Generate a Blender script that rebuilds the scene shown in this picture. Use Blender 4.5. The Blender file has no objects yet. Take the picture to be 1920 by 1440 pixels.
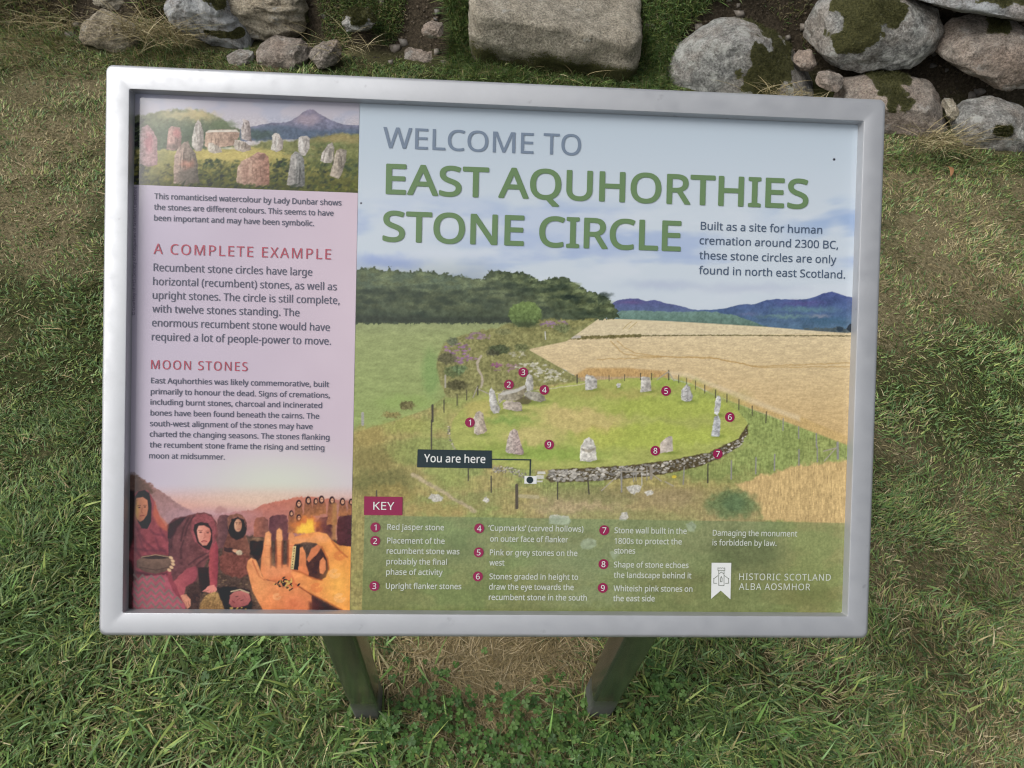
import bpy, bmesh, math, os, random
import numpy as np
from mathutils import Matrix, Vector
random.seed(11)
sc = bpy.context.scene
COL = sc.collection

# ------------------------------------------------------------------ camera
F_PX = 1350.0                       # focal length in pixels of a 1920 px wide frame
R1 = np.array([0.99827381, -0.02251698, -0.05424378])      # board x axis, camera axes
R2 = np.array([0.02363332, 0.99952007, 0.02002723])        # board y axis, camera axes
TB = np.array([-0.02173295, 0.04355246, -1.41453417]) * 0.572
G = np.array([-0.0563, -0.6307, -0.774])
G -= R1 * (R1 @ G); G /= np.linalg.norm(G)
Zc = -G
Yc = np.array([0, 0, -1.0]) - Zc * (-Zc[2]); Yc /= np.linalg.norm(Yc)
Xc = np.cross(Yc, Zc)
RW = np.array([Xc, Yc, Zc])         # camera axes -> world axes
CP = np.array([0, 0, 1.54])
cam = bpy.data.cameras.new('camera'); cam.sensor_width = 36.0; cam.lens = 36.0 * F_PX / 1920
cam.clip_start = 0.01; cam.clip_end = 1000
co = bpy.data.objects.new('camera', cam); COL.objects.link(co)
M4 = np.eye(4); M4[:3, :3] = RW; M4[:3, 3] = CP
co.matrix_world = Matrix(M4.tolist())
sc.camera = co

# ------------------------------------------------------------------ light
SUN_EL, SUN_AZ = math.radians(50), math.radians(-108)       # azimuth from +Y, clockwise
w = bpy.data.worlds.new('World'); sc.world = w; w.use_nodes = True
nt = w.node_tree; bg = nt.nodes['Background']
sky = nt.nodes.new('ShaderNodeTexSky'); sky.sky_type = 'NISHITA'; sky.sun_disc = False
sky.sun_elevation = SUN_EL; sky.sun_rotation = SUN_AZ
sky.air_density = 1.0; sky.dust_density = 6.0; sky.ozone_density = 1.0
hs = nt.nodes.new('ShaderNodeHueSaturation'); hs.inputs['Saturation'].default_value = 0.22
nt.links.new(sky.outputs[0], hs.inputs['Color'])
tcw = nt.nodes.new('ShaderNodeTexCoord'); cl = nt.nodes.new('ShaderNodeTexNoise'); cl.inputs['Scale'].default_value = 2.6; cl.inputs['Detail'].default_value = 4.0
nt.links.new(tcw.outputs['Generated'], cl.inputs[0])                      # uneven cloud cover
cr = nt.nodes.new('ShaderNodeValToRGB'); nt.links.new(cl.outputs[0], cr.inputs[0])
cr.color_ramp.elements[0].position = .35; cr.color_ramp.elements[0].color = (.72, .74, .78, 1); cr.color_ramp.elements[1].position = .65; cr.color_ramp.elements[1].color = (1.28, 1.27, 1.24, 1)
cm = nt.nodes.new('ShaderNodeMix'); cm.data_type = 'RGBA'; cm.blend_type = 'MULTIPLY'; cm.inputs[0].default_value = 1
nt.links.new(hs.outputs[0], cm.inputs[6]); nt.links.new(cr.outputs[0], cm.inputs[7]); nt.links.new(cm.outputs[2], bg.inputs[0])
bg.inputs[1].default_value = 0.13
sd = bpy.data.lights.new('sun', 'SUN'); sd.energy = 1.3; sd.angle = math.radians(42); sd.color = (1, .96, .9)
so = bpy.data.objects.new('sun', sd); COL.objects.link(so)
sdir = Vector((math.sin(SUN_AZ) * math.cos(SUN_EL), math.cos(SUN_AZ) * math.cos(SUN_EL), math.sin(SUN_EL)))
so.rotation_euler = sdir.to_track_quat('Z', 'Y').to_euler(); so.location = (-3, 0, 5)
vs = sc.view_settings; vs.view_transform = 'Standard'; vs.look = 'None'; vs.gamma = 1; vs.use_curve_mapping = False
vs.exposure = 0.35
sc.cycles.use_denoising = True; sc.cycles.filter_width = 1.2
sc.cycles.max_bounces = 6; sc.cycles.transparent_max_bounces = 8

# ------------------------------------------------------------------ helpers
def ray(px, py): return RW @ np.array([(px - 960) / F_PX, -(py - 720) / F_PX, -1.0])
def at(px, py, z=0.0):              # a point of the horizontal plane z
    d = ray(px, py); return CP + d * ((z - CP[2]) / d[2])
def atY(px, py, y):                 # a point of the upright plane y
    d = ray(px, py); return CP + d * (y / d[1])
BX, BY = RW @ R1, RW @ R2
BN = np.cross(BX, BY)
BC = CP + RW @ TB                   # middle of the frame opening, front plane
PDEP = -0.013                       # print surface behind the frame's front
def panel(px, py, z=PDEP):          # board coordinates of a mark on the print
    d = ray(px, py); o = BC + BN * z
    P = CP + d * (((o - CP) @ BN) / (d @ BN)) - BC
    return np.array([P @ BX, P @ BY])
def panel_to_px(X, Y, z=PDEP):
    P = (BC + BN * z)[None, :] + X[:, None] * BX + Y[:, None] * BY - CP
    c = P @ RW
    return 960 + F_PX * c[:, 0] / -c[:, 2], 720 - F_PX * c[:, 1] / -c[:, 2]

def tag(o, label=None, cat=None, group=None, kind=None):
    if label: o['label'] = label
    if cat: o['category'] = cat
    if group: o['group'] = group
    if kind: o['kind'] = kind
    return o
def empty(name, loc):
    o = bpy.data.objects.new(name, None); o.location = loc; o.empty_display_size = .1
    COL.objects.link(o); return o
def mesh_np(name, V, faces, mats=(), parent=None, origin=None, smooth=False, matidx=None):
    V = np.asarray(V, float)
    me = bpy.data.meshes.new(name)
    off = np.zeros(3) if origin is None else np.asarray(origin, float)
    me.from_pydata((V - off).tolist(), [], faces)
    for m in mats: me.materials.append(m)
    if smooth: me.polygons.foreach_set('use_smooth', [True] * len(me.polygons))
    if matidx is not None: me.polygons.foreach_set('material_index', np.asarray(matidx, np.int32))
    o = bpy.data.objects.new(name, me); COL.objects.link(o); o.location = off
    if parent is not None:
        o.parent = parent; o.location = off - np.array(parent_world(parent))
    me.update(); return o
def parent_world(p):
    v = np.array(p.location)
    while p.parent is not None: p = p.parent; v = v + np.array(p.location)
    return v
def mesh_fast(name, V, loops, starts, mats, parent=None, smooth=False):
    me = bpy.data.meshes.new(name)
    me.vertices.add(len(V)); me.vertices.foreach_set('co', np.asarray(V, np.float32).ravel())
    me.loops.add(len(loops)); me.loops.foreach_set('vertex_index', np.asarray(loops, np.int32))
    me.polygons.add(len(starts)); me.polygons.foreach_set('loop_start', np.asarray(starts, np.int32))
    for m in mats: me.materials.append(m)
    if smooth: me.polygons.foreach_set('use_smooth', np.ones(len(starts), bool))
    me.update(calc_edges=True)
    o = bpy.data.objects.new(name, me); COL.objects.link(o)
    if parent is not None: o.parent = parent; o.location = -parent_world(parent)
    return o
def add_col(o, name, C):
    a = o.data.attributes.new(name, 'FLOAT_COLOR', 'POINT')
    C4 = np.ones((len(C), 4), np.float32); C4[:, :3] = C
    a.data.foreach_set('color', C4.ravel())

# value noise, used by terrain, stones and prints
_rs = np.random.RandomState(5)
_T = _rs.rand(256, 256).astype(np.float32)
def vnoise(x, y):
    xi = np.floor(x).astype(int); yi = np.floor(y).astype(int)
    fx = x - xi; fy = y - yi; fx = fx * fx * (3 - 2 * fx); fy = fy * fy * (3 - 2 * fy)
    a = _T[xi & 255, yi & 255]; b = _T[(xi + 1) & 255, yi & 255]
    c = _T[xi & 255, (yi + 1) & 255]; d = _T[(xi + 1) & 255, (yi + 1) & 255]
    return (a * (1 - fx) + b * fx) * (1 - fy) + (c * (1 - fx) + d * fx) * fy
def fbm(x, y, octv=4, seed=0):
    s = 0; a = .5; t = 0
    for k in range(octv):
        s = s + a * vnoise(x * 2 ** k + seed * 17.3 + k * 31.7, y * 2 ** k + seed * 9.1 + k * 11.9); t += a; a *= .5
    return s / t
_T3 = _rs.rand(64, 64, 64).astype(np.float32)
def n3(P):
    i = np.floor(P).astype(int); f = P - i; f = f * f * (3 - 2 * f); i &= 63; j = (i + 1) & 63
    r = 0
    for a in (0, 1):
        for b in (0, 1):
            for c in (0, 1):
                wgt = (f[:, 0] if a else 1 - f[:, 0]) * (f[:, 1] if b else 1 - f[:, 1]) * (f[:, 2] if c else 1 - f[:, 2])
                r = r + wgt * _T3[(j if a else i)[:, 0], (j if b else i)[:, 1], (j if c else i)[:, 2]]
    return r
def fbm3(P, octv=4):
    s = 0; a = .5; t = 0
    for k in range(octv): s = s + a * n3(P * 2 ** k + k * 7.7); t += a; a *= .5
    return s / t - .5
def smooth01(t): t = np.clip(t, 0, 1); return t * t * (3 - 2 * t)

# ------------------------------------------------------------------ materials
def mat(name):
    m = bpy.data.materials.new(name); m.use_nodes = True
    return m, m.node_tree, m.node_tree.nodes['Principled BSDF']
def N(nt, t, **kw):
    n = nt.nodes.new(t)
    for k, v in kw.items():
        if k in n.inputs: n.inputs[k].default_value = v
        else: setattr(n, k, v)
    return n
def ramp(nt, src, stops):
    r = nt.nodes.new('ShaderNodeValToRGB'); nt.links.new(src, r.inputs[0])
    e = r.color_ramp.elements
    while len(e) > 1: e.remove(e[-1])
    for i, (p, c) in enumerate(stops):
        x = e[0] if i == 0 else e.new(p)
        x.position = p; x.color = (c[0], c[1], c[2], 1) if hasattr(c, '__len__') else (c, c, c, 1)
    return r
def mix(nt, fac, a, b, blend='MIX'):
    m = nt.nodes.new('ShaderNodeMix'); m.data_type = 'RGBA'; m.blend_type = blend
    for s, v in ((m.inputs[0], fac), (m.inputs[6], a), (m.inputs[7], b)):
        if hasattr(v, 'is_output'): nt.links.new(v, s)
        else: s.default_value = (v if not hasattr(v, '__len__') else (v[0], v[1], v[2], 1))
    return m.outputs[2]
def bump(nt, bsdf, src, strength, dist):
    b = N(nt, 'ShaderNodeBump', Strength=strength, Distance=dist)
    nt.links.new(src, b.inputs['Height']); nt.links.new(b.outputs[0], bsdf.inputs['Normal'])

def steel_material(name, base, rough, streak):
    m, nt, b = mat(name)
    g = N(nt, 'ShaderNodeNewGeometry'); tc = N(nt, 'ShaderNodeTexCoord')
    mp = N(nt, 'ShaderNodeMapping'); mp.inputs['Scale'].default_value = streak
    nt.links.new(tc.outputs['Object'], mp.inputs[0])
    n1 = N(nt, 'ShaderNodeTexNoise', Scale=1.0, Detail=6.0, Roughness=.6); nt.links.new(mp.outputs[0], n1.inputs[0])
    n2 = N(nt, 'ShaderNodeTexNoise', Scale=9.0, Detail=5.0, Roughness=.6); nt.links.new(tc.outputs['Object'], n2.inputs[0])
    n3_ = N(nt, 'ShaderNodeTexNoise', Scale=55.0, Detail=3.0); nt.links.new(tc.outputs['Object'], n3_.inputs[0])
    c1 = ramp(nt, n2.outputs[0], [(.3, [x * .93 for x in base]), (.6, base), (.8, [min(1, x * 1.04) for x in base])])
    sp = ramp(nt, n3_.outputs[0], [(.70, 0), (.76, 1)])
    c2 = mix(nt, sp.outputs[0], c1.outputs[0], [x * .8 for x in base])
    st = N(nt, 'ShaderNodeTexNoise', Scale=4.2, Detail=8.0, Roughness=.72); nt.links.new(tc.outputs['Object'], st.inputs[0])
    sr = ramp(nt, st.outputs[0], [(.60, 0), (.74, .30)]); c2 = mix(nt, sr.outputs[0], c2, (base[0] * .62, base[1] * .60, base[2] * .54))
    b.inputs['Metallic'].default_value = .74
    nt.links.new(c2, b.inputs['Base Color'])
    r = ramp(nt, n1.outputs[0], [(.3, rough - .08), (.7, rough + .1)]); nt.links.new(r.outputs[0], b.inputs['Roughness'])
    bump(nt, b, n1.outputs[0], .035, .0006)
    return m
M_FRAME = steel_material('brushed_steel', (.41, .42, .44), .50, (60, 60, 60))
def post_material():
    m, nt, b = mat('dull_steel_post')
    tc = N(nt, 'ShaderNodeTexCoord'); g = N(nt, 'ShaderNodeNewGeometry'); sp = N(nt, 'ShaderNodeSeparateXYZ')
    nt.links.new(g.outputs['Position'], sp.inputs[0])
    n2 = N(nt, 'ShaderNodeTexNoise', Scale=14.0, Detail=6.0, Roughness=.65); nt.links.new(tc.outputs['Object'], n2.inputs[0])
    # mud and mower scuffs on the lowest hand's breadth of the post
    ad = N(nt, 'ShaderNodeMath', operation='MULTIPLY_ADD'); nt.links.new(n2.outputs[0], ad.inputs[0]); ad.inputs[1].default_value = .09
    nt.links.new(sp.outputs[2], ad.inputs[2])
    d = ramp(nt, ad.outputs[0], [(.10, 1), (.16, 0)])
    c = ramp(nt, n2.outputs[0], [(.3, (.16, .17, .16)), (.7, (.25, .26, .25))])
    cc = mix(nt, d.outputs[0], c.outputs[0], (.115, .117, .112)); nt.links.new(cc, b.inputs['Base Color'])
    mt = ramp(nt, d.outputs[0], [(0, .9), (1, .45)]); nt.links.new(mt.outputs[0], b.inputs['Metallic'])
    r = ramp(nt, d.outputs[0], [(0, .2), (1, .6)]); nt.links.new(r.outputs[0], b.inputs['Roughness'])
    bump(nt, b, n2.outputs[0], .1, .001)
    return m
M_POST = post_material()

def s2l(c):
    c = np.asarray(c, float) / 255.0
    return np.where(c <= .04045, c / 12.92, ((c + .055) / 1.055) ** 2.4)
GAIN, VEIL = 1.42, 0.022            # light on the print and its surface gloss
def ink(c):                         # printed ink that reads as colour c under this sky
    return np.clip((s2l(c) - VEIL) / GAIN, .003, .85)
def gloss(b):
    b.inputs['Roughness'].default_value = .10; b.inputs['Specular IOR Level'].default_value = .5
_inks = {}
def ink_mat(name, c):
    if name in _inks: return _inks[name]
    m, nt, b = mat(name); k = ink(c); b.inputs['Base Color'].default_value = (*k, 1); gloss(b)
    _inks[name] = m; return m
def print_material():
    m, nt, b = mat('printed_picture')
    a = N(nt, 'ShaderNodeAttribute', attribute_name='ink'); nt.links.new(a.outputs['Color'], b.inputs['Base Color']); gloss(b)
    return m
M_PRINT = print_material()

def stone_material(name, lo, hi, lichen=.5, pale=(.47, .47, .44), warm=(.36, .29, .23), warm_amt=.4):
    m, nt, b = mat(name)
    g = N(nt, 'ShaderNodeNewGeometry'); P = g.outputs['Position']
    def nz(scale, det, rough=.6):
        n = N(nt, 'ShaderNodeTexNoise', Scale=scale, Detail=det, Roughness=rough); nt.links.new(P, n.inputs[0]); return n.outputs[0]
    big = nz(5.0, 6); mid = nz(22, 8, .7); fine = nz(120, 6, .75); blot = nz(13, 9, .72); spk = nz(260, 2)
    c = ramp(nt, mid, [(.38, lo), (.60, hi)]).outputs[0]
    wf = ramp(nt, big, [(.42, 0), (.62, warm_amt)]).outputs[0]; c = mix(nt, wf, c, warm)
    f1 = ramp(nt, fine, [(.36, .42), (.6, 1.2)]).outputs[0]; c = mix(nt, 1.0, c, f1, 'MULTIPLY')
    lf = ramp(nt, blot, [(.62 - .14 * lichen, 0), (.70 - .14 * lichen, .62)]).outputs[0]; c = mix(nt, lf, c, pale)
    dk = ramp(nt, spk, [(.28, .45), (.42, 1)]).outputs[0]; c = mix(nt, .6, c, dk, 'MULTIPLY')
    ln = nz(7.5, 8, .75); df = ramp(nt, ln, [(.62, 0), (.70, .8)]).outputs[0]; c = mix(nt, df, c, (.05, .05, .035))
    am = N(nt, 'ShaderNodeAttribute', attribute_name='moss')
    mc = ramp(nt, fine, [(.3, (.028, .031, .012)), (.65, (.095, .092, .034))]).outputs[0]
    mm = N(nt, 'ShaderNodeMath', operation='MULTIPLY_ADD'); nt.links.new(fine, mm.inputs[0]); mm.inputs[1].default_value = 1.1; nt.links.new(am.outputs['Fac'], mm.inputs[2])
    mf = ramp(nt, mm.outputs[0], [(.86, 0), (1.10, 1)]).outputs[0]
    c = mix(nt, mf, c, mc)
    nt.links.new(c, b.inputs['Base Color']); b.inputs['Roughness'].default_value = .92
    b.inputs['Specular IOR Level'].default_value = .2
    ad = N(nt, 'ShaderNodeMath', operation='ADD'); nt.links.new(mid, ad.inputs[0])
    ml = N(nt, 'ShaderNodeMath', operation='MULTIPLY'); ml.inputs[1].default_value = .55; nt.links.new(fine, ml.inputs[0])
    nt.links.new(ml.outputs[0], ad.inputs[1])
    bump(nt, b, ad.outputs[0], 1.0, .024)
    return m
M_GREY = stone_material('grey_granite', (.14, .142, .135), (.37, .37, .35), .72, pale=(.47, .48, .45))
M_PINK = stone_material('pink_granite', (.17, .15, .128), (.36, .318, .275), .45, pale=(.42, .41, .38), warm=(.38, .29, .23), warm_amt=.6)
M_TAN = stone_material('tan_sandy_stone', (.25, .22, .165), (.46, .415, .325), .35, warm=(.36, .29, .20), warm_amt=.5)
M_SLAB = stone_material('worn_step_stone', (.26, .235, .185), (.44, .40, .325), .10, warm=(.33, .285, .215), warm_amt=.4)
M_BLUE = stone_material('blue_grey_lichened_stone', (.18, .185, .185), (.42, .43, .435), 1.0, pale=(.44, .46, .47))

def blade_material(name, trans):
    m, nt, b = mat(name)
    a = N(nt, 'ShaderNodeAttribute', attribute_name='tint'); nt.links.new(a.outputs['Color'], b.inputs['Base Color'])
    b.inputs['Roughness'].default_value = .5; b.inputs['Specular IOR Level'].default_value = .28
    t = N(nt, 'ShaderNodeBsdfTranslucent'); nt.links.new(a.outputs['Color'], t.inputs[0])
    mx = N(nt, 'ShaderNodeMixShader'); mx.inputs[0].default_value = trans
    nt.links.new(b.outputs[0], mx.inputs[1]); nt.links.new(t.outputs[0], mx.inputs[2])
    nt.links.new(mx.outputs[0], nt.nodes['Material Output'].inputs[0])
    return m
M_BLADE = blade_material('grass_blades', .28)
M_STRAW = blade_material('dry_straw', .12)
def soil_material():
    m, nt, b = mat('turf_soil')
    g = N(nt, 'ShaderNodeNewGeometry')
    n1 = N(nt, 'ShaderNodeTexNoise', Scale=3.5, Detail=6.0); nt.links.new(g.outputs['Position'], n1.inputs[0])
    n2 = N(nt, 'ShaderNodeTexNoise', Scale=90.0, Detail=8.0, Roughness=.7); nt.links.new(g.outputs['Position'], n2.inputs[0])
    c1 = ramp(nt, n2.outputs[0], [(.3, (.035, .034, .016)), (.55, (.095, .088, .045)), (.75, (.20, .17, .095))])
    c2 = ramp(nt, n2.outputs[0], [(.3, (.020, .016, .011)), (.55, (.066, .053, .037)), (.75, (.14, .11, .078))])
    a = N(nt, 'ShaderNodeAttribute', attribute_name='bare'); d = N(nt, 'ShaderNodeAttribute', attribute_name='dead_thatch')
    c0 = ramp(nt, n2.outputs[0], [(.3, (.022, .027, .010)), (.55, (.060, .066, .025)), (.75, (.14, .135, .06))])
    c3 = ramp(nt, n2.outputs[0], [(.3, (.07, .058, .032)), (.5, (.19, .16, .09)), (.72, (.34, .29, .175))])
    cc = mix(nt, d.outputs['Fac'], c0.outputs[0], c3.outputs[0])
    c = mix(nt, a.outputs['Fac'], cc, c2.outputs[0])
    nt.links.new(c, b.inputs['Base Color']); b.inputs['Roughness'].default_value = 1; b.inputs['Specular IOR Level'].default_value = .1
    bump(nt, b, n2.outputs[0], 1.0, .02)
    return m
M_SOIL = soil_material()

# ------------------------------------------------------------------ ground and bank
_WX = [-8, -3, -1.9, -1.26, -.9, -.4, 0, .45, .54, 1.15, 1.5, 1.95, 3, 8]
_WY = [2.6, 2.85, 2.95, 3.10, 3.02, 2.97, 3.02, 3.04, 3.00, 3.12, 3.04, 2.96, 2.85, 2.7]
# bank height along x
_HX = [-8, -3, -1.9, -1.0, -.5, -.2, .45, .7, 1.2, 2, 8]
_HY = [.25, .28, .26, .36, .30, .16, .16, .34, .44, .56, .6]
def bank_line(x): return np.interp(x, _WX, _WY)
def zg(x, y):
    x = np.asarray(x, float); y = np.asarray(y, float)
    d = y - bank_line(x); h = np.interp(x, _HX, _HY)
    z = h * smooth01(d / .34) + .10 * np.clip(d - .2, 0, 6)
    z = z + .030 * (fbm(x * 1.3 + 40, y * 1.3 + 40, 3, 3) - .5) * smooth01((np.hypot(x, y - .4) - .1) / 1.0)
    z = z + .014 * (fbm(x * 7 + 90, y * 7 + 20, 3, 4) - .5) * (1 + 3 * smooth01(d / .1))
    return z
_DRY = []      # (x, y, radius, dryness) patches of the lawn, read off the photograph
for px, py, r, v in ((60, 200, .5, .80), (130, 380, .30, .62), (60, 480, .22, .55), (180, 260, .4, .72), (1750, 400, .45, .85), (1700, 520, .35, .8), (1850, 560, .35, .65), (1780, 780, .25, .15), (1850, 700, .3, .12), (1720, 880, .14, .7), (1850, 1050, .2, .65), (1750, 1150, .2, .75), (1880, 1250, .18, .6), (1680, 1280, .14, .55), (1500, 1230, .14, .6), (1450, 1340, .1, .4), (1380, 1260, .12, .2), (1850, 1400, .15, .7), (1600, 1400, .12, .35), (60, 700, .35, .18), (60, 950, .3, .15), (100, 1200, .2, .2), (300, 1250, .10, .5), (250, 1380, .15, .25), (450, 1330, .12, .3), (560, 1250, .09, .35), (600, 1400, .1, .35), (910, 1240, .17, 1.15), (940, 1300, .10, 1.1), (820, 1220, .11, 1.0), (1010, 1210, .12, 1.05), (1900, 900, .2, .3)):
    p = at(px, py); _DRY.append((p[0], p[1], r, v))
def dryness(x, y):
    s = np.full_like(x, .22 * .35); wt = np.full_like(x, .35)
    for a, b, r, v in _DRY:
        w_ = np.exp(-((x - a) ** 2 + (y - b) ** 2) / (r * r)); s += w_ * v; wt += w_
    return s / wt
def ground():
    xs = np.concatenate([-np.geomspace(60, 4.2, 14), np.linspace(-4, 4, 320), np.geomspace(4.2, 60, 14)])
    ys = np.concatenate([-np.geomspace(60, 2.2, 14), np.linspace(-2, 5.4, 300), np.geomspace(5.6, 60, 14)])
    XX, YY = np.meshgrid(xs, ys); x, y = XX.ravel(), YY.ravel()
    z = zg(x, y)
    nx, ny = len(xs), len(ys)
    i = (np.arange(ny - 1)[:, None] * nx + np.arange(nx - 1)[None, :]).ravel()
    q = np.stack([i, i + 1, i + nx + 1, i + nx], 1)
    o = mesh_fast('ground', np.stack([x, y, z], 1), q.ravel(), np.arange(len(q)) * 4, [M_SOIL], smooth=True)
    d = y - bank_line(x)
    a = o.data.attributes.new('bare', 'FLOAT', 'POINT')
    a.data.foreach_set('value', (smooth01(d / .08) * (1 - smooth01((d - .5) / .3))).astype(np.float32))
    t = dryness(x, y) + .9 * (fbm(x * 5, y * 5, 4, 9) - .5)
    a = o.data.attributes.new('dead_thatch', 'FLOAT', 'POINT'); a.data.foreach_set('value', smooth01((t - .22) / .55).astype(np.float32))
    return tag(o, kind='structure')
ground()
def hit(px, py):                    # where a sight line meets the terrain (array form)
    d = np.stack([(px - 960) / F_PX, -(py - 720) / F_PX, -np.ones_like(px)], 1) @ RW.T
    s = np.full(len(px), .2); done = np.zeros(len(px), bool)
    for k in range(900):
        P = CP + d * s[:, None]; done |= P[:, 2] <= zg(P[:, 0], P[:, 1]); s = np.where(done, s, s + .008)
    P = CP + d * s[:, None]; return P[:, 0], P[:, 1]


# ------------------------------------------------------------------ stones
def ico(sub):
    bm = bmesh.new(); bmesh.ops.create_icosphere(bm, subdivisions=sub, radius=1)
    V = np.array([v.co[:] for v in bm.verts]); Fc = [[v.index for v in f.verts] for f in bm.faces]; bm.free(); return V, Fc
ICO = ico(6)
def moss_tufts(name, parent, V, Nn, mask, seed, n):
    rs = np.random.RandomState(seed)
    idx = np.where(mask > .55)[0]
    if len(idx) < 20: return None
    k = rs.choice(idx, n); P = V[k] + rs.randn(n, 3) * .003
    d = Nn[k] + rs.randn(n, 3) * .55 + np.array([0, 0, .25]); d /= np.linalg.norm(d, axis=1)[:, None]
    L = rs.uniform(.004, .013, n); s = np.cross(d, rs.randn(n, 3)); s /= np.linalg.norm(s, axis=1)[:, None]
    s *= .0011
    A = P - d * .002 - s; B = P - d * .002 + s; T = P + d * L[:, None]
    VV = np.stack([A, B, T], 1).reshape(-1, 3); loops = np.arange(len(VV))
    o = mesh_fast(name, VV, loops, np.arange(n) * 3, [M_BLADE], parent)
    t = rs.rand(n, 1) ** 1.5; c = np.array([.026, .030, .010]) * (1 - t) + np.array([.095, .095, .032]) * t
    add_col(o, 'tint', np.repeat(c, 3, 0))
    return o
FOOT = []
def boulder(px, y, depth, material, label, seed, box=.72, rough=.10, moss=(), name='boulder', cat='boulder', strata=0.0, edge=.10, moss_n=2600):
    """A solid stone: front outline px (photo marks on the upright plane y), real depth."""
    pts = np.array([atY(a, b, y)[[0, 2]] for a, b in px]); c = (pts.max(0) + pts.min(0)) / 2
    size = (pts.max(0) - pts.min(0)); R = size.mean() / 2
    V, Fc = ICO
    fr = np.random.RandomState(seed + 100); V0 = V; V = V.copy()
    for k in range(11):                                  # broken faces
        q = fr.randn(3); q[1] = -abs(q[1]) - .5; q /= np.linalg.norm(q)
        V = V - q * np.maximum(0, V @ q - fr.uniform(.66, .86))[:, None] * .9
    th = np.arctan2(V[:, 2], V[:, 0]); rho = np.hypot(V[:, 0], V[:, 2])
    # outline radius by angle
    q = pts - c; dens = []
    for k in range(len(q)):
        a, b_ = q[k], q[(k + 1) % len(q)]
        for s in np.linspace(0, 1, 12, endpoint=False): dens.append(a + (b_ - a) * s)
    dens = np.array(dens); ang = np.arctan2(dens[:, 1], dens[:, 0]); rad = np.hypot(dens[:, 0], dens[:, 1])
    od = np.argsort(ang); ang, rad = ang[od], rad[od]
    ang = np.concatenate([ang - 2 * np.pi, ang, ang + 2 * np.pi]); rad = np.concatenate([rad] * 3)
    r = np.interp(th, ang, rad) * 1.05
    rr = rho ** box; yy = np.sign(V[:, 1]) * np.abs(V[:, 1]) ** box
    P = np.stack([c[0] + rr * r * np.cos(th), y + depth + yy * depth, c[1] + rr * r * np.sin(th)], 1)
    D = V / np.linalg.norm(V, axis=1)[:, None]
    nz = fbm3(P / R * 1.1 + seed * 3.1, 3) * rough * R * 2.0
    ridge = np.abs(fbm3(P / R * 2.2 + seed * 5.7, 4)); nz = nz - ridge * rough * R * 1.3
    nz += fbm3(P * 13 + seed, 4) * .020 + fbm3(P * 30 + seed, 4) * .013 + fbm3(P * 90 + seed, 3) * .005
    if strata: nz += strata * (np.abs(((P[:, 2] + .3 * P[:, 0] + .25 * fbm3(P * 6, 3)) * 16) % 1 - .5) - .25)
    m = np.zeros(len(P))
    P = P + D * nz[:, None]
    tp = np.array(px, float); lo, hi = tp.min(0), tp.max(0); gr = (hi - lo) * (.025 if name == 'boulder' else .0); lo, hi = lo - gr, hi + gr
    for it in range(3):                                  # keep the photographed outline after the roughening
        q = (P - CP) @ RW; u = 960 + F_PX * q[:, 0] / -q[:, 2]; v = 720 - F_PX * q[:, 1] / -q[:, 2]
        kx = (hi[0] - lo[0]) / (u.max() - u.min()); kz = (hi[1] - lo[1]) / (v.max() - v.min())
        P[:, 0] = c[0] + (P[:, 0] - c[0]) * kx; P[:, 2] = c[1] + (P[:, 2] - c[1]) * kz
        q = (P - CP) @ RW; u = 960 + F_PX * q[:, 0] / -q[:, 2]; v = 720 - F_PX * q[:, 1] / -q[:, 2]; s_ = (y / F_PX) * 1.12
        P[:, 0] += ((lo[0] + hi[0]) - (u.min() + u.max())) / 2 * s_; P[:, 2] -= ((lo[1] + hi[1]) - (v.min() + v.max())) / 2 * s_
    FOOT.append((P[:, 0].min(), P[:, 0].max(), P[:, 1].min(), P[:, 1].max(), P[:, 2].min()))
    o = mesh_np(name, P, Fc, [material], origin=[c[0], y + depth, c[1] - size[1] / 2], smooth=True)
    me = o.data
    for (mx, my, rx, ry) in moss:
        a = atY(mx, my, y); b2 = atY(mx + rx, my + ry, y)
        d = np.hypot((P[:, 0] - a[0]) / abs(b2[0] - a[0]), (P[:, 2] - a[2]) / abs(b2[2] - a[2]))
        d = d + fbm3(P * 14 + 3, 5) * 2.4
        m = np.maximum(m, smooth01((1.15 - d) / .75) * (V[:, 1] < .45))
    at_ = me.attributes.new('moss', 'FLOAT', 'POINT'); at_.data.foreach_set('value', m.astype(np.float32))
    tag(o, label, cat, 'loose stones along the grassy bank')
    if moss:
        Nn = np.zeros((len(P), 3), np.float32); me.vertices.foreach_get('vector' if False else 'normal', Nn.ravel()) if False else None
        Nn = np.array([v.normal[:] for v in me.vertices])
        moss_tufts('moss', o, P, Nn, m, seed, moss_n)
    return o
B = boulder
B([(1250,178),(1258,130),(1278,98),(1312,66),(1348,44),(1385,36),(1420,46),(1455,70),(1488,100),(1512,140),(1520,182),(1500,215),(1380,222),(1262,215)],
  2.86, .20, M_GREY, 'large grey domed boulder with a moss patch, just by the sign', 1, .70, .05, [(1448,150,48,55)])
B([(1512,92),(1518,58),(1540,22),(1575,-8),(1640,-22),(1700,-6),(1752,22),(1766,50),(1750,82),(1705,112),(1655,132),(1590,134),(1540,116)],
  2.92, .17, M_GREY, 'big pale grey stone with a dark moss cap, between domed boulder and far right stone', 2, .70, .07, [(1655,35,70,34),(1620,75,40,40),(1600,5,40,18),(1582,85,26,22)])
B([(1752,110),(1772,66),(1796,38),(1850,30),(1925,40),(1960,80),(1950,130),(1915,160),(1868,168),(1800,150),(1762,132)],
  2.84, .16, M_PINK, 'pinkish rounded stone with moss at its right end, at far right', 3, .68, .07, [(1905,62,45,32)])
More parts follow.
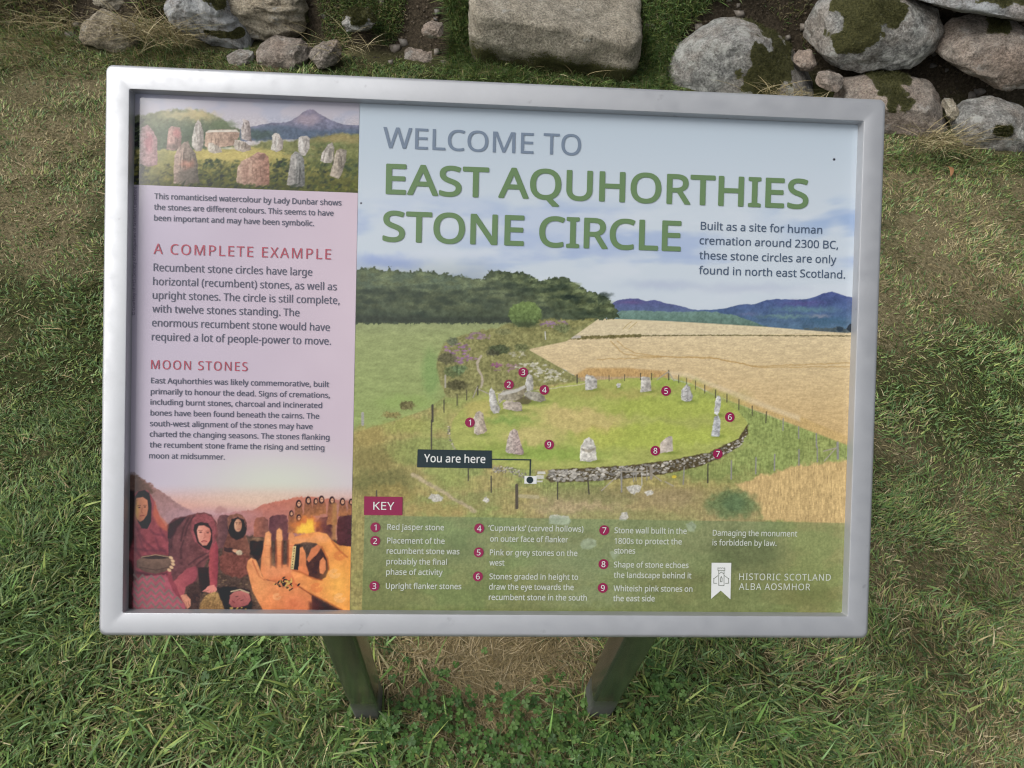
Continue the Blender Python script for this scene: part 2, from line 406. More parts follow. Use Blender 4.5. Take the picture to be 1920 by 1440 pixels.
B([(1685,-10),(1730,-45),(1860,-60),(1990,-50),(2010,-5),(1960,30),(1880,36),(1800,30),(1740,20)],
  2.90, .2, M_BLUE, 'long grey stone cut by the top edge of the photo, topmost at right', 4, .7, .06, [(1900,5,60,26)])
B([(1566,240),(1572,196),(1590,160),(1640,142),(1700,136),(1760,150),(1772,190),(1768,232),(1748,268),(1700,286),(1620,288),(1580,272)],
  2.73, .16, M_PINK, 'pinkish angular stone behind the upper right corner of the sign', 5, .62, .10, [(1690,200,22,26),(1735,160,20,14)], edge=.2)
B([(1528,160),(1538,138),(1560,133),(1582,142),(1582,160),(1560,172),(1538,172)], 2.84, .06, M_PINK,
  'tiny brownish stone wedged between the domed boulder and the mossy capped stone', 6, .75, .08, name='small_stone', cat='stone')
B([(1782,262),(1790,215),(1812,192),(1870,182),(1930,200),(1952,245),(1925,290),(1880,306),(1820,292),(1792,280)],
  2.68, .13, M_GREY, 'mottled grey stone low on the far right, standing on the lawn', 7, .7, .08, [(1880,250,14,10)])
B([(1900,330),(1912,295),(1950,280),(1990,300),(1990,340),(1940,348)], 2.60, .08, M_GREY,
  'grey stone just entering the right edge of the photo on the lawn', 8, .7, .08, name='small_stone', cat='stone')
B([(310,6),(330,-30),(390,-40),(430,10),(468,62),(476,92),(440,92),(400,82),(350,52),(318,30)],
  2.94, .12, M_BLUE, 'blue grey slanting stone covered in pale lichen, left of the layered tan boulder', 9, .66, .10, [(400,8,42,32),(415,72,30,10),(362,-5,22,18)], strata=.012)
B([(398,-10),(430,-50),(520,-50),(575,-20),(588,45),(560,82),(500,74),(470,62),(430,38)],
  3.00, .16, M_TAN, 'large tan layered boulder cut by the top edge of the photo left of centre', 10, .55, .13, [(568,60,16,14)], strata=.028)
B([(482,84),(505,68),(560,72),(584,98),(578,132),(520,135),(488,118)], 2.84, .09, M_PINK,
  'pinkish block under the layered tan boulder', 11, .6, .10)
B([(578,100),(595,78),(628,74),(642,96),(636,122),(598,130)], 2.83, .07, M_PINK,
  'rough pale stone right of the pinkish block, above the sign frame', 12, .65, .12, name='small_stone', cat='stone')
B([(424,108),(440,92),(472,96),(478,116),(450,126),(428,122)], 2.84, .05, M_GREY,
  'small grey stone sunk in grass below the slanting lichened stone', 13, .7, .08, name='small_stone', cat='stone')
B([(150,62),(158,28),(172,18),(208,34),(250,60),(262,88),(240,100),(196,88),(158,78)],
  2.82, .10, M_TAN, 'buff stone half hidden by dry grass at upper left', 14, .62, .09, [(172,40,10,9),(205,47,12,8)])
B([(166,4),(180,-25),(230,-35),(262,-8),(258,18),(215,24),(186,18)], 3.06, .10, M_TAN,
  'buff stone at the top left edge of the photo, above the half hidden one', 15, .62, .08)
B([(104,12),(112,-12),(130,-15),(140,8),(128,26),(112,24)], 3.05, .06, M_PINK,
  'small pinkish stone at the top left, leftmost in the bank', 16, .7, .08, name='small_stone', cat='stone')
B([(742,100),(770,82),(808,88),(832,118),(828,150),(780,156),(748,140)], 2.97, .08, M_PINK,
  'crumbling brown stone in bare earth left of the step slab', 17, .6, .16, [(810,95,14,12)])
B([(690,148),(712,132),(742,134),(752,156),(730,168),(698,166)], 2.94, .06, M_PINK,
  'low pale stone peeping over the middle of the sign frame', 18, .65, .12, name='small_stone', cat='stone')
B([(1330,-22),(1350,-40),(1392,-38),(1400,-14),(1370,0),(1342,-2)], 3.2, .06, M_GREY, 'grey stone buried in the bank above the domed boulder', 19) if False else None

B([(1486,118),(1500,96),(1524,92),(1532,112),(1520,132),(1498,134)], 2.98, .06, M_PINK, 'brown wedge stone under dead roots between domed boulder and mossy capped stone', 20, .7, .12, name='small_stone', cat='stone')
B([(1764,206),(1774,186),(1794,184),(1800,204),(1788,222),(1770,224)], 2.80, .06, M_TAN, 'small buff wedge stone between the angular pinkish stone and the low mottled stone', 21, .65, .12, name='small_stone', cat='stone')
B([(640,40),(655,18),(690,14),(705,36),(690,58),(655,60)], 2.98, .06, M_GREY, 'half buried dark stone in the mossy earth right of the layered boulder', 22, .7, .12, [(672,35,40,30)], name='small_stone', cat='stone')
B([(790,52),(806,38),(828,44),(832,62),(812,72),(794,68)], 2.94, .05, M_PINK, 'brown stone in bare earth above the crumbling one, left of the slab', 23, .65, .14, name='small_stone', cat='stone')

def slab():
    """The worn step: a thick slab lying on the gap in the bank."""
    a = at(868, 152, 0); b = at(1208, 158, 0)
    y0 = 2.93; zt = .2
    p = [atY(872, 60, y0), atY(1208, 92, y0)]
    x0, x1 = p[0][0], p[1][0]
    nx, ny, nz = 90, 60, 22
    bm = bmesh.new(); bmesh.ops.create_cube(bm, size=1)
    bmesh.ops.subdivide_edges(bm, edges=bm.edges[:], cuts=46, use_grid_fill=True)
    V = np.array([v.co[:] for v in bm.verts]); Fc = [[v.index for v in f.verts] for f in bm.faces]; bm.free()
    U = V * 2                                            # rounded box
    R = .78; inner = np.clip(U, -R, R); dlt = U - inner; ln = np.linalg.norm(dlt, axis=1)
    U = inner + dlt / np.maximum(ln, 1e-6)[:, None] * np.minimum(ln, 1 - R)[:, None]
    P = np.stack([(x0 + x1) / 2 + U[:, 0] * (x1 - x0) / 2, y0 + .55 + U[:, 1] * .55, (.10 + U[:, 2] * .145)], 1)
    P[:, 2] += (P[:, 0] - x0) * -.10 + .03 + (P[:, 1] - y0) * .02
    D = U / np.linalg.norm(U, axis=1)[:, None]
    nz_ = fbm3(P * 3.3 + 5, 4) * .10 + fbm3(P * 9 + 1, 3) * .03 + fbm3(P * 22, 4) * .016 + fbm3(P * 75, 3) * .006
    P += D * nz_[:, None]
    front = smooth01((-U[:, 1] - .3) / .6) * smooth01((.2 - U[:, 2]) / 1.0)
    P[:, 1] += front * .05
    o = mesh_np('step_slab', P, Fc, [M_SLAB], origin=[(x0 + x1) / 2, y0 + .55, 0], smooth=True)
    m = np.clip(smooth01((-U[:, 1] - .6) / .3) * smooth01(.6 - U[:, 2]) * (.55 + 1.6 * fbm3(P * 9, 4)), 0, .8)  # moss tint that also paints the front face's shade into the colour
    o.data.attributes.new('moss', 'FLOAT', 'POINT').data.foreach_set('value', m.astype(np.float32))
    tag(o, 'wide worn brown stone step set in the gap of the bank, behind the sign', 'stone step')
slab()
def crumbs():
    # crumbled earth and gravel washed out of the bank between the stones
    rs = np.random.RandomState(9); n = 5200
    px = rs.uniform(-60, 1990, n); py = rs.uniform(-60, 330, n); x, y = hit(px, py); d = y - bank_line(x); k = (d > -.03) & (d < .6); x, y = x[k], y[k]; n = len(x)
    r = rs.uniform(.003, .009, n) * (1 + 2.2 * (rs.rand(n) < .06)); z = zg(x, y)
    T = np.array([(1, 0, -.6), (-.5, .87, -.6), (-.5, -.87, -.6), (.5, .87, .5), (-1, 0, .5), (.5, -.87, .5)]); Tf = np.array([(0, 2, 1), (3, 4, 5), (0, 1, 3), (1, 4, 3), (1, 2, 4), (2, 5, 4), (2, 0, 5), (0, 3, 5)])
    V = (T[None] * r[:, None, None] * rs.uniform(.55, 1.3, (n, 6, 3))) + np.stack([x, y, z], 1)[:, None]
    L = (Tf[None] + (np.arange(n) * 6)[:, None, None]).reshape(-1)
    o = mesh_fast('earth_crumbs', V.reshape(-1, 3), L, np.arange(n * 8) * 3, [M_STRAW])
    c = np.array([.062, .048, .033]) * rs.uniform(.5, 1.9, (n, 1)) * np.array([1, 1, 1]) + np.where(r[:, None] > .0095, .09, 0)
    add_col(o, 'tint', np.repeat(c, 6, 0)); tag(o, 'crumbled brown earth and gravel between the stones of the bank', 'earth', kind='stuff')
crumbs()

# ------------------------------------------------------------------ information board
OW, OH, BORD = .820, .572, .0268            # frame opening and border
board = empty('information_board', (float(BC[0]), float(BC[1] + .0), 0.0))
tag(board, 'welcome information board with printed panel in a pale steel frame on two posts', 'sign')
def bw(x, y, z): return BC + BX * x + BY * y + BN * z
def BWORLD(A): A = np.asarray(A, float); return BC[None, :] + A[:, :1] * BX + A[:, 1:2] * BY + A[:, 2:3] * BN
def rrect(hx, hy, r, n=7):
    out = []
    for cx, cy, a0 in ((hx - r, hy - r, 0), (-hx + r, hy - r, 90), (-hx + r, -hy + r, 180), (hx - r, -hy + r, 270)):
        for k in range(n):
            a = math.radians(a0 + 90 * k / (n - 1)); out.append((cx + r * math.cos(a), cy + r * math.sin(a)))
    return out
def frame():
    hx, hy = OW / 2, OH / 2
    L = [(0, -.034, .0015), (0, -.0012, .0015), (.0005, -.0003, .002), (.0014, 0, .003)]
    ox = BORD; f = .0055
    for k in range(9):
        a = math.radians(90 * k / 8); L.append((ox - f + f * math.sin(a), -f + f * math.cos(a), .0065 + .0015 * k / 8))
    L += [(ox, -.030, .008), (ox - .003, -.034, .007)]
    V = []; n = 28
    for e, z, r in L:
        V += [(x, y, z) for x, y in rrect(hx + e, hy + e, r)]
    V = np.array(V)
    # slight hand-finished waviness of the welded tube
    V[:, 2] += .0
    Fc = []
    for k in range(len(L)):
        a, b = k * n, ((k + 1) % len(L)) * n
        for i in range(n):
            j = (i + 1) % n; Fc.append([a + i, a + j, b + j, b + i])
    o = mesh_np('frame', BWORLD(V), Fc, [M_FRAME], board, origin=BC, smooth=True)
    for p in o.data.polygons: p.use_smooth = True
    md = o.modifiers.new('edge', 'EDGE_SPLIT'); md.split_angle = math.radians(40)
    return o
frame()
# panel: a thick sheet whose front carries the print
def posts():
    by = np.array([BY[0], BY[1], 0]); xh = np.array([BX[0], BX[1], 0]); xh /= np.linalg.norm(xh); yh = np.array([-xh[1], xh[0], 0])
    for (pa, pb) in (((666, 1349), (715, 1351)), ((1098, 1342), (1146, 1348))):
        a, b = at(*pa), at(*pb); c = (a + b) / 2; wd = .052
        ring = []
        for cx, cy, a0 in ((1, 1, 0), (-1, 1, 90), (-1, -1, 180), (1, -1, 270)):
            for k in range(4):
                an = math.radians(a0 + 30 * k); r = .006; h = wd / 2 - r
                ring.append((cx * h + r * math.cos(an), cy * h + r * math.sin(an)))
        V = []; zs = [-.06, .25, None]
        for z in zs:
            for u, v in ring:
                p = c + xh * u + yh * (v + wd / 2)
                if z is None:
                    d = ((bw(0, 0, -.0345) - p) @ BN) / BN[2]; p = p + np.array([0, 0, d])
                else: p = p + np.array([0, 0, z])
                V.append(p)
        n = len(ring); Fc = [[k * n + i, k * n + (i + 1) % n, (k + 1) * n + (i + 1) % n, (k + 1) * n + i] for k in range(2) for i in range(n)]
        Fc.append([2 * n + i for i in range(n)])
        o = mesh_np('post', V, Fc, [M_POST], board, origin=c, smooth=True)
        md = o.modifiers.new('edge', 'EDGE_SPLIT'); md.split_angle = math.radians(35)
posts()

# ------------------------------------------------------------------ print shop
class Canvas:
    """Ink raster on the board plane. Shapes are given at the marks' photo positions and land on the board."""
    def __init__(s, x0, x1, y0, y1, step):
        s.xs = np.linspace(x0, x1, int(round((x1 - x0) / step)) + 1); s.ys = np.linspace(y0, y1, int(round((y1 - y0) / step)) + 1)
        XX, YY = np.meshgrid(s.xs, s.ys); s.shape = XX.shape
        px, py = panel_to_px(XX.ravel(), YY.ravel()); s.PX = px.reshape(s.shape); s.PY = py.reshape(s.shape)
        s.C = np.zeros(s.shape + (3,)); s.T = lambda p: p; s.step = step; s.k = 1.0
    def zoom(s, ox, oy, k): s.T = lambda p: (ox + p[0] * k, oy + p[1] * k); s.k = k; return s
    def box(s, pts, m):
        pts = np.array(pts); P = [panel(a, b) for a in (pts[:, 0].min() - m, pts[:, 0].max() + m) for b in (pts[:, 1].min() - m, pts[:, 1].max() + m)]
        P = np.array(P)
        i0 = max(0, int((P[:, 1].min() - s.ys[0]) / s.step)); i1 = min(len(s.ys), int((P[:, 1].max() - s.ys[0]) / s.step) + 2)
        j0 = max(0, int((P[:, 0].min() - s.xs[0]) / s.step)); j1 = min(len(s.xs), int((P[:, 0].max() - s.xs[0]) / s.step) + 2)
        return (slice(i0, max(i1, i0)), slice(j0, max(j1, j0)))
    def _put(s, sl, mask, col, tex, ts, sd, col2, grad, an):
        x, y = s.PX[sl], s.PY[sl]
        c = np.array(col, float)[None, None, :] * np.ones(x.shape + (1,))
        if col2 is not None:
            g = np.clip(grad(x, y), 0, 1)[..., None]; c = c * (1 - g) + np.array(col2, float) * g
        if tex:
            f = (fbm(x / ts / an, y / ts * an, 4, sd) - .5) * 2; c = c * (1 + tex * f[..., None]) + tex * 14 * f[..., None]
        m = mask[..., None]; s.C[sl] = s.C[sl] * (1 - m) + np.clip(c, 0, 255) * m
    def _w(s, x, y, wob, ws, sd):
        if not wob: return x, y
        return (x + (fbm(x / ws, y / ws, 3, sd + 7) - .5) * 2 * wob, y + (fbm(x / ws + 50, y / ws, 3, sd + 8) - .5) * 2 * wob)
    def poly(s, pts, col, soft=1.0, a=1.0, wob=0, ws=8, tex=0, ts=6, sd=1, col2=None, grad=None, an=1.0):
        p = np.array([s.T(q) for q in pts], float); sl = s.box(p, soft * 2 + wob * 2 + 2); x, y = s._w(s.PX[sl], s.PY[sl], wob, ws, sd)
        if x.size == 0: return s
        d = np.full(x.shape, 1e9); ins = np.zeros(x.shape, bool)
        for k in range(len(p)):
            ax, ay = p[k]; bx, by = p[(k + 1) % len(p)]; ex, ey = bx - ax, by - ay; L = ex * ex + ey * ey + 1e-12
            t = np.clip(((x - ax) * ex + (y - ay) * ey) / L, 0, 1)
            d = np.minimum(d, (x - ax - t * ex) ** 2 + (y - ay - t * ey) ** 2)
            if ey != 0: ins ^= ((ay > y) != (by > y)) & (x < ex * (y - ay) / ey + ax)
        d = np.sqrt(d) * np.where(ins, -1, 1)
        if grad == 'v':
            y0, y1 = p[:, 1].min(), p[:, 1].max(); grad = lambda X, Y: (Y - y0) / (y1 - y0)
        elif grad == 'h':
            x0, x1 = p[:, 0].min(), p[:, 0].max(); grad = lambda X, Y: (X - x0) / (x1 - x0)
        s._put(sl, a * smooth01(.5 - d / (2 * soft)), col, tex, ts, sd, col2, grad, an); return s
    def ell(s, cx, cy, rx, ry, col, rot=0, soft=1.0, a=1.0, wob=0, ws=8, tex=0, ts=6, sd=1, col2=None, grad=None, an=1.0):
        cx, cy = s.T((cx, cy)); rx *= s.k; ry *= s.k
        m = max(rx, ry) + soft * 2 + wob * 2 + 2; sl = s.box([(cx, cy)], m); x, y = s._w(s.PX[sl], s.PY[sl], wob, ws, sd)
        if x.size == 0: return s
        c, q = math.cos(math.radians(rot)), math.sin(math.radians(rot)); u = ((x - cx) * c + (y - cy) * q) / rx; v = (-(x - cx) * q + (y - cy) * c) / ry
        d = (np.hypot(u, v) - 1) * min(rx, ry)
        if grad == 'v': grad = lambda X, Y: (Y - cy + ry) / (2 * ry)
        elif grad == 'h': grad = lambda X, Y: (X - cx + rx) / (2 * rx)
        s._put(sl, a * smooth01(.5 - d / (2 * soft)), col, tex, ts, sd, col2, grad, an); return s
    def line(s, pts, wd, col, soft=.7, a=1.0, wob=0, ws=8, sd=1, tex=0, ts=5):
        p = np.array([s.T(q) for q in pts], float); sl = s.box(p, wd + soft * 2 + wob * 2 + 2); x, y = s._w(s.PX[sl], s.PY[sl], wob, ws, sd)
        if x.size == 0: return s
        d = np.full(x.shape, 1e9)
        for k in range(len(p) - 1):
            ax, ay = p[k]; bx, by = p[k + 1]; ex, ey = bx - ax, by - ay; L = ex * ex + ey * ey + 1e-12
            t = np.clip(((x - ax) * ex + (y - ay) * ey) / L, 0, 1)
            d = np.minimum(d, (x - ax - t * ex) ** 2 + (y - ay - t * ey) ** 2)
        d = np.sqrt(d) - wd / 2
        s._put(sl, a * smooth01(.5 - d / (2 * soft)), col, tex, ts, sd, None, None, 1.0); return s
    def field(s, fn): s.C = np.clip(fn(s.PX, s.PY, s.C), 0, 255); return s
    def soften(s, n=1):                 # ink spread of the print screen
        for k in range(n):
            p = np.pad(s.C, ((1, 1), (0, 0), (0, 0)), 'edge'); s.C = .5 * s.C + .25 * (p[:-2] + p[2:])
            p = np.pad(s.C, ((0, 0), (1, 1), (0, 0)), 'edge'); s.C = .5 * s.C + .25 * (p[:, :-2] + p[:, 2:])
        return s
    def build(s, name, z, parent, thick=None):
        C = ink(np.clip(s.C, 0, 255)).reshape(-1, 3)
        ny, nx = s.shape; XX, YY = np.meshgrid(s.xs, s.ys)
        V = BWORLD(np.stack([XX.ravel(), YY.ravel(), np.full(XX.size, PDEP + z)], 1))
        i = (np.arange(ny - 1)[:, None] * nx + np.arange(nx - 1)[None, :]).ravel(); q = np.stack([i, i + 1, i + nx + 1, i + nx], 1)
        o = mesh_fast(name, V, q.ravel(), np.arange(len(q)) * 4, [M_PRINT], parent)
        add_col(o, 'ink', C); return o

XL, XR, YB, YT = -OW / 2 - .006, OW / 2 + .006, -OH / 2 - .006, OH / 2 + .006
XD = panel(664, 750)[0]                          # where the lilac column meets the landscape
YW = (panel(250, 347)[1] + panel(668, 361)[1]) / 2      # foot of the watercolour
YG = panel(450, 862)[1]                          # top of the gathering picture
def backing():
    V = []
    for z in (PDEP - .0007, PDEP - .006): V += [(XL, YB, z), (XR, YB, z), (XR, YT, z), (XL, YT, z)]
    o = mesh_np('panel', BWORLD(V), [[0, 1, 2, 3], [7, 6, 5, 4], [0, 4, 5, 1], [1, 5, 6, 2], [2, 6, 7, 3], [3, 7, 4, 0]], [ink_mat('panel_white', (214, 216, 220))], board, origin=BC)
    return o
PANEL = backing()
def lerp3(a, b, t): return np.array(a, float) * (1 - t[..., None]) + np.array(b, float) * t[..., None]
STEP = .00072
def lilac(X, Y):
    t = np.clip((X - 246) / 420, 0, 1); v = np.clip((Y - 350) / 520, 0, 1)
    o = lerp3((190, 181, 199), (207, 190, 202), t); o = o * (1 - .35 * v[..., None]) + np.array((206, 194, 206.)) * .35 * v[..., None]
    o = o + 9 * (fbm(X / 120, Y / 90, 3, 44) - .5)[..., None]
    r = np.exp(-(((X - 520) / 130) ** 2 + ((Y - 905) / 52) ** 2)) * .95; return o * (1 - r[..., None]) + np.array((210, 214, 200.)) * r[..., None]

# ---- landscape photograph on the right of the panel
def landscape():
    c = Canvas(XD, XR, YB, YT, STEP)
    def sky(X, Y, C):
        t = np.clip((Y - 220) / 330, 0, 1)
        out = lerp3((186, 199, 211), (199, 209, 219), smooth01(t * 1.6))
        b = fbm(X / 230, Y / 70, 5, 2)
        band = smooth01((Y - 330) / 90)
        f = smooth01((b - .50) / .16) * band * .75
        out = out * (1 - f[..., None]) + np.array((160, 178, 212.)) * f[..., None]
        g = smooth01((fbm(X / 140, Y / 45, 5, 9) - .50) / .2) * band * .5
        out = out * (1 - g[..., None]) + np.array((208, 215, 224.)) * g[..., None]
        r = smooth01((X - 1380) / 200) * smooth01((Y - 360) / 30) * smooth01((470 - Y) / 50) * smooth01((fbm(X / 160, (Y + .18 * X) / 40, 4, 5) - .35) / .2) * .8
        return out * (1 - r[..., None]) + np.array((146, 170, 208.)) * r[..., None]
    c.field(sky)
    c.ell(728, 490, 62, 13, (152, 170, 215), soft=9, a=.8, wob=8, ws=20); c.ell(955, 452, 110, 14, (166, 183, 215), soft=10, a=.6, wob=10, ws=24)
    c.ell(850, 478, 110, 10, (205, 213, 224), soft=9, a=.8, wob=8, ws=24); c.ell(1120, 470, 90, 10, (168, 184, 214), soft=9, a=.5, wob=8, ws=24)
    c.ell(1240, 535, 60, 8, (178, 188, 208), soft=8, a=.7, wob=6, ws=24); c.ell(1400, 540, 90, 8, (182, 190, 208), soft=8, a=.6, wob=6, ws=24)
    # hills
    z = c.zoom(1120, 480, .26042)
    z.poly([(110, 340), (130, 325), (180, 310), (240, 306), (300, 307), (345, 325), (420, 317), (470, 335), (560, 352), (610, 362), (660, 378), (720, 390), (720, 460), (100, 470)], (94, 96, 142), soft=.8, wob=1, ws=6, tex=.10, ts=9, col2=(98, 122, 145), grad='v')
    z.ell(240, 335, 75, 12, (112, 96, 140), soft=3, a=.7, wob=2)
    z.poly([(690, 392), (760, 388), (860, 386), (940, 372), (1000, 354), (1050, 348), (1130, 346), (1220, 318), (1290, 309), (1400, 314), (1500, 312), (1560, 296), (1620, 270), (1690, 255), (1740, 272), (1800, 290), (1880, 306), (1880, 560), (690, 480)], (82, 92, 140), soft=.8, wob=1, ws=7, tex=.14, ts=12, col2=(88, 118, 140), grad='v')
    z.ell(1480, 340, 130, 16, (98, 88, 140), soft=5, a=.6, wob=4); z.ell(1500, 385, 170, 14, (108, 142, 148), soft=5, a=.8, wob=5); z.ell(1600, 432, 60, 13, (142, 146, 160), soft=3, a=.8, wob=3)
    z.ell(1350, 435, 150, 14, (120, 150, 140), soft=4, a=.7, wob=5); z.ell(1660, 470, 170, 26, (74, 104, 128), soft=5, a=.75, wob=6); z.ell(1080, 420, 60, 10, (110, 118, 150), soft=3, a=.7, wob=3)
    z.poly([(100, 450), (170, 392), (330, 394), (560, 402), (720, 398), (860, 406), (1000, 430), (1120, 470), (1220, 510), (900, 500)], (116, 142, 134), soft=1.4, wob=2, ws=9, tex=.13, ts=5, col2=(98, 124, 112), grad='v')
    z.poly([(1480, 520), (1600, 515), (1650, 520), (1720, 514), (1790, 522), (1880, 508), (1880, 560), (1500, 545)], (88, 100, 104), soft=1, wob=3, ws=4, tex=.2)
    z.ell(1745, 528, 24, 18, (62, 74, 84), soft=1, wob=2); z.ell(1830, 520, 30, 30, (46, 56, 66), soft=1, wob=2)
    c.T = lambda p: p; c.k = 1
    # wheat
    W1, W2 = (216, 196, 156), (208, 176, 124)
    c.poly([(1120, 597), (1180, 599), (1250, 602), (1340, 607), (1440, 613), (1510, 619), (1605, 626), (1605, 640), (1040, 640), (1057, 621), (1087, 611)], (214, 198, 162), soft=.8, tex=.06, ts=5, an=2.2)
    c.poly([(985, 660), (990, 651), (998, 644), (1020, 637), (1075, 632), (1605, 624), (1605, 850), (1570, 836), (1500, 802), (1440, 777), (1380, 757), (1330, 735), (1290, 717), (1254, 708), (1180, 706), (1120, 706), (1083, 708), (1060, 694), (1030, 682), (1005, 670)], W1, soft=1, tex=.09, ts=5, an=2.0, col2=(205, 172, 116), grad='v', wob=1.2)
    c.poly([(1254, 700), (1330, 722), (1460, 764), (1605, 825), (1605, 850), (1480, 796), (1380, 757), (1290, 717)], (203, 172, 112), soft=3, a=.8, tex=.14, ts=3, an=.6)
    c.poly([(1190, 690), (1290, 700), (1380, 735), (1500, 780), (1500, 790), (1370, 742), (1290, 708), (1200, 698)], (222, 202, 166), soft=4, a=.7)
    c.poly([(1070, 708), (1100, 690), (1180, 690), (1254, 696), (1254, 712), (1180, 714), (1083, 716)], (190, 150, 92), soft=3, a=.75, tex=.18, ts=3, an=.6)
    for q in ([(1145, 640), (1160, 655), (1170, 664), (1200, 668), (1330, 670), (1420, 687), (1600, 680)], [(1158, 640), (1172, 652), (1190, 662), (1240, 669), (1340, 672), (1425, 689), (1600, 687)], [(1120, 674), (1240, 670)]):
        c.line(q, 1.6, (184, 150, 92), soft=1.2, a=.75, wob=1.5)
    c.line([(1168, 617), (1176, 609), (1184, 603)], 1.3, (176, 156, 100), a=.8); c.line([(1179, 617), (1188, 609), (1194, 604)], 1.3, (176, 156, 100), a=.8)
    c.line([(1068, 634), (1120, 632), (1200, 629.5)], 6, (120, 112, 72), soft=1.2, wob=2, ws=3, tex=.3, ts=2); c.line([(1190, 629.5), (1340, 628.5), (1605, 630)], 2.0, (112, 106, 74), soft=.9, wob=1.3, ws=3, tex=.3)
    c.line([(1072, 632), (1086, 631)], 5, (190, 182, 168), soft=1, wob=2, ws=2)
    # green field, woods
    c.poly([(655, 604), (1050, 600), (1125, 596), (1062, 640), (990, 655), (1090, 712), (1000, 745), (655, 840)], (146, 146, 94), soft=1, tex=.2, ts=5)
    c.poly([(655, 603), (962, 601), (966, 612), (900, 622), (838, 636), (822, 668), (818, 700), (828, 725), (836, 742), (800, 768), (740, 800), (655, 820)], (156, 166, 112), soft=1.2, tex=.10, ts=9, an=1.8, wob=2, col2=(150, 168, 98), grad='v')
    c.ell(808, 700, 16, 40, (120, 160, 90), soft=9, a=.5, wob=5); c.ell(760, 755, 50, 14, (150, 176, 96), soft=8, a=.6, wob=6)
    tl = [(655, 512), (668, 510), (676, 502), (690, 505), (703, 499), (708, 507), (724, 508), (730, 501), (737, 509), (750, 506), (756, 511), (776, 509), (787, 503), (794, 510), (806, 508), (815, 508), (822, 516), (838, 512), (850, 517), (866, 516), (880, 523), (900, 524), (910, 520), (917, 508), (935, 506), (952, 511), (966, 509), (980, 511), (992, 517), (1005, 521), (1013, 527), (1030, 521), (1046, 519), (1064, 520), (1078, 530), (1090, 538), (1102, 545), (1118, 549), (1130, 556), (1140, 561), (1148, 570), (1154, 580), (1162, 590), (1164, 597), (1120, 600), (1090, 604), (1060, 620), (1000, 610), (958, 606), (655, 607)]
    c.poly(tl, (76, 86, 66), soft=1.2, wob=5, ws=4, tex=.30, ts=7, sd=4)
    c.poly([(655, 515), (690, 508), (740, 511), (800, 512), (860, 520), (900, 530), (880, 545), (800, 545), (720, 540), (655, 545)], (104, 122, 100), soft=5, a=.6, wob=6, ws=7, tex=.2, ts=5)
    rs = np.random.RandomState(3)
    for k in range(300):                              # leaf masses catching the sky
        x = rs.uniform(668, 1150); top = np.interp(x, [p[0] for p in tl[:44]], [p[1] for p in tl[:44]]); yb = np.interp(x, [668, 960, 1150], [580, 580, 592])
        y = rs.uniform(top + 4, max(top + 6, yb)); v = rs.uniform(.7, 1.25) * (1.12 - .4 * (y - top) / 80)
        c.ell(x, y, rs.uniform(5, 13), rs.uniform(1.6, 4.5), np.array((116, 126, 90)) * v, rot=rs.uniform(-14, 14), soft=2.2, a=.55, wob=3.5, ws=4, tex=.25, ts=3, sd=int(rs.randint(40)))
    for k in range(60):
        x = rs.uniform(668, 1140); y = rs.uniform(535, 592)
        c.ell(x, y, rs.uniform(8, 18), rs.uniform(2, 6), (42, 52, 46), soft=3, a=.5, wob=4, ws=5)
    c.poly([(655, 590), (720, 592), (800, 594), (900, 594), (958, 594), (958, 604), (655, 605)], (50, 56, 50), soft=4, a=.7, wob=2, tex=.2)
    c.poly([(650, 500), (900, 500), (1080, 606), (650, 606)], (112, 118, 108), soft=30, a=.26)  # pale haze of reflected sky painted over the left of the woods
    # heather strip
    c.poly([(838, 640), (880, 624), (930, 614), (965, 604), (1040, 598), (1090, 600), (1122, 596), (1088, 612), (1058, 624), (1046, 634), (1015, 641), (992, 652), (992, 664), (1010, 674), (1036, 686), (1065, 698), (1090, 712), (1050, 724), (1000, 728), (940, 738), (905, 738), (880, 750), (845, 752), (826, 720), (820, 690), (824, 660)], (140, 138, 88), soft=2.5, wob=4, ws=7, tex=.26, ts=4)
    pur = (162, 118, 162)
    for x, y, rx, ry, col, n in ((858, 654, 24, 11, pur, 30), (872, 672, 22, 10, pur, 30), (896, 630, 26, 7, (158, 130, 142), 30), (1040, 607, 28, 6, (156, 122, 158), 24), (952, 690, 32, 8, (164, 130, 140), 24), (930, 684, 10, 4, (150, 90, 128), 8), (1000, 688, 34, 10, (206, 202, 184), 34), (1030, 700, 28, 9, (206, 202, 186), 34), (968, 664, 20, 6, (188, 184, 156), 16), (1040, 712, 30, 5, (196, 192, 160), 20)):
        for k in range(n):
            a, r = rs.uniform(0, 6.28), rs.rand() ** .5
            c.ell(x + rx * r * math.cos(a), y + ry * r * math.sin(a), rs.uniform(1.5, 4), rs.uniform(1, 2), np.array(col) * rs.uniform(.85, 1.1), soft=.9, a=.8, wob=1.5, ws=2)
    for x, y, rx, ry, col in ((838, 672, 17, 11, (98, 96, 70)), (850, 696, 18, 10, (100, 112, 72)), (936, 655, 20, 9, (78, 88, 62)), (925, 662, 12, 6, (84, 84, 66)), (945, 622, 14, 6, (120, 122, 82)), (978, 652, 14, 7, (110, 116, 76)), (858, 722, 20, 9, (86, 84, 58)), (848, 640, 10, 7, (104, 112, 88)), (1055, 615, 16, 8, (110, 118, 80)), (862, 692, 14, 8, (104, 124, 84)), (764, 760, 14, 8, (112, 104, 68)), (735, 778, 18, 6, (140, 128, 78))):
        c.ell(x, y, rx, ry, col, soft=2, a=.9, wob=4, ws=4, tex=.35, ts=3)
    c.ell(985, 589, 31, 24, (124, 144, 88), soft=1.5, wob=4, ws=4, tex=.28, ts=4, col2=(88, 104, 66), grad='v'); c.ell(986, 609, 24, 5, (70, 78, 56), soft=3, a=.7)
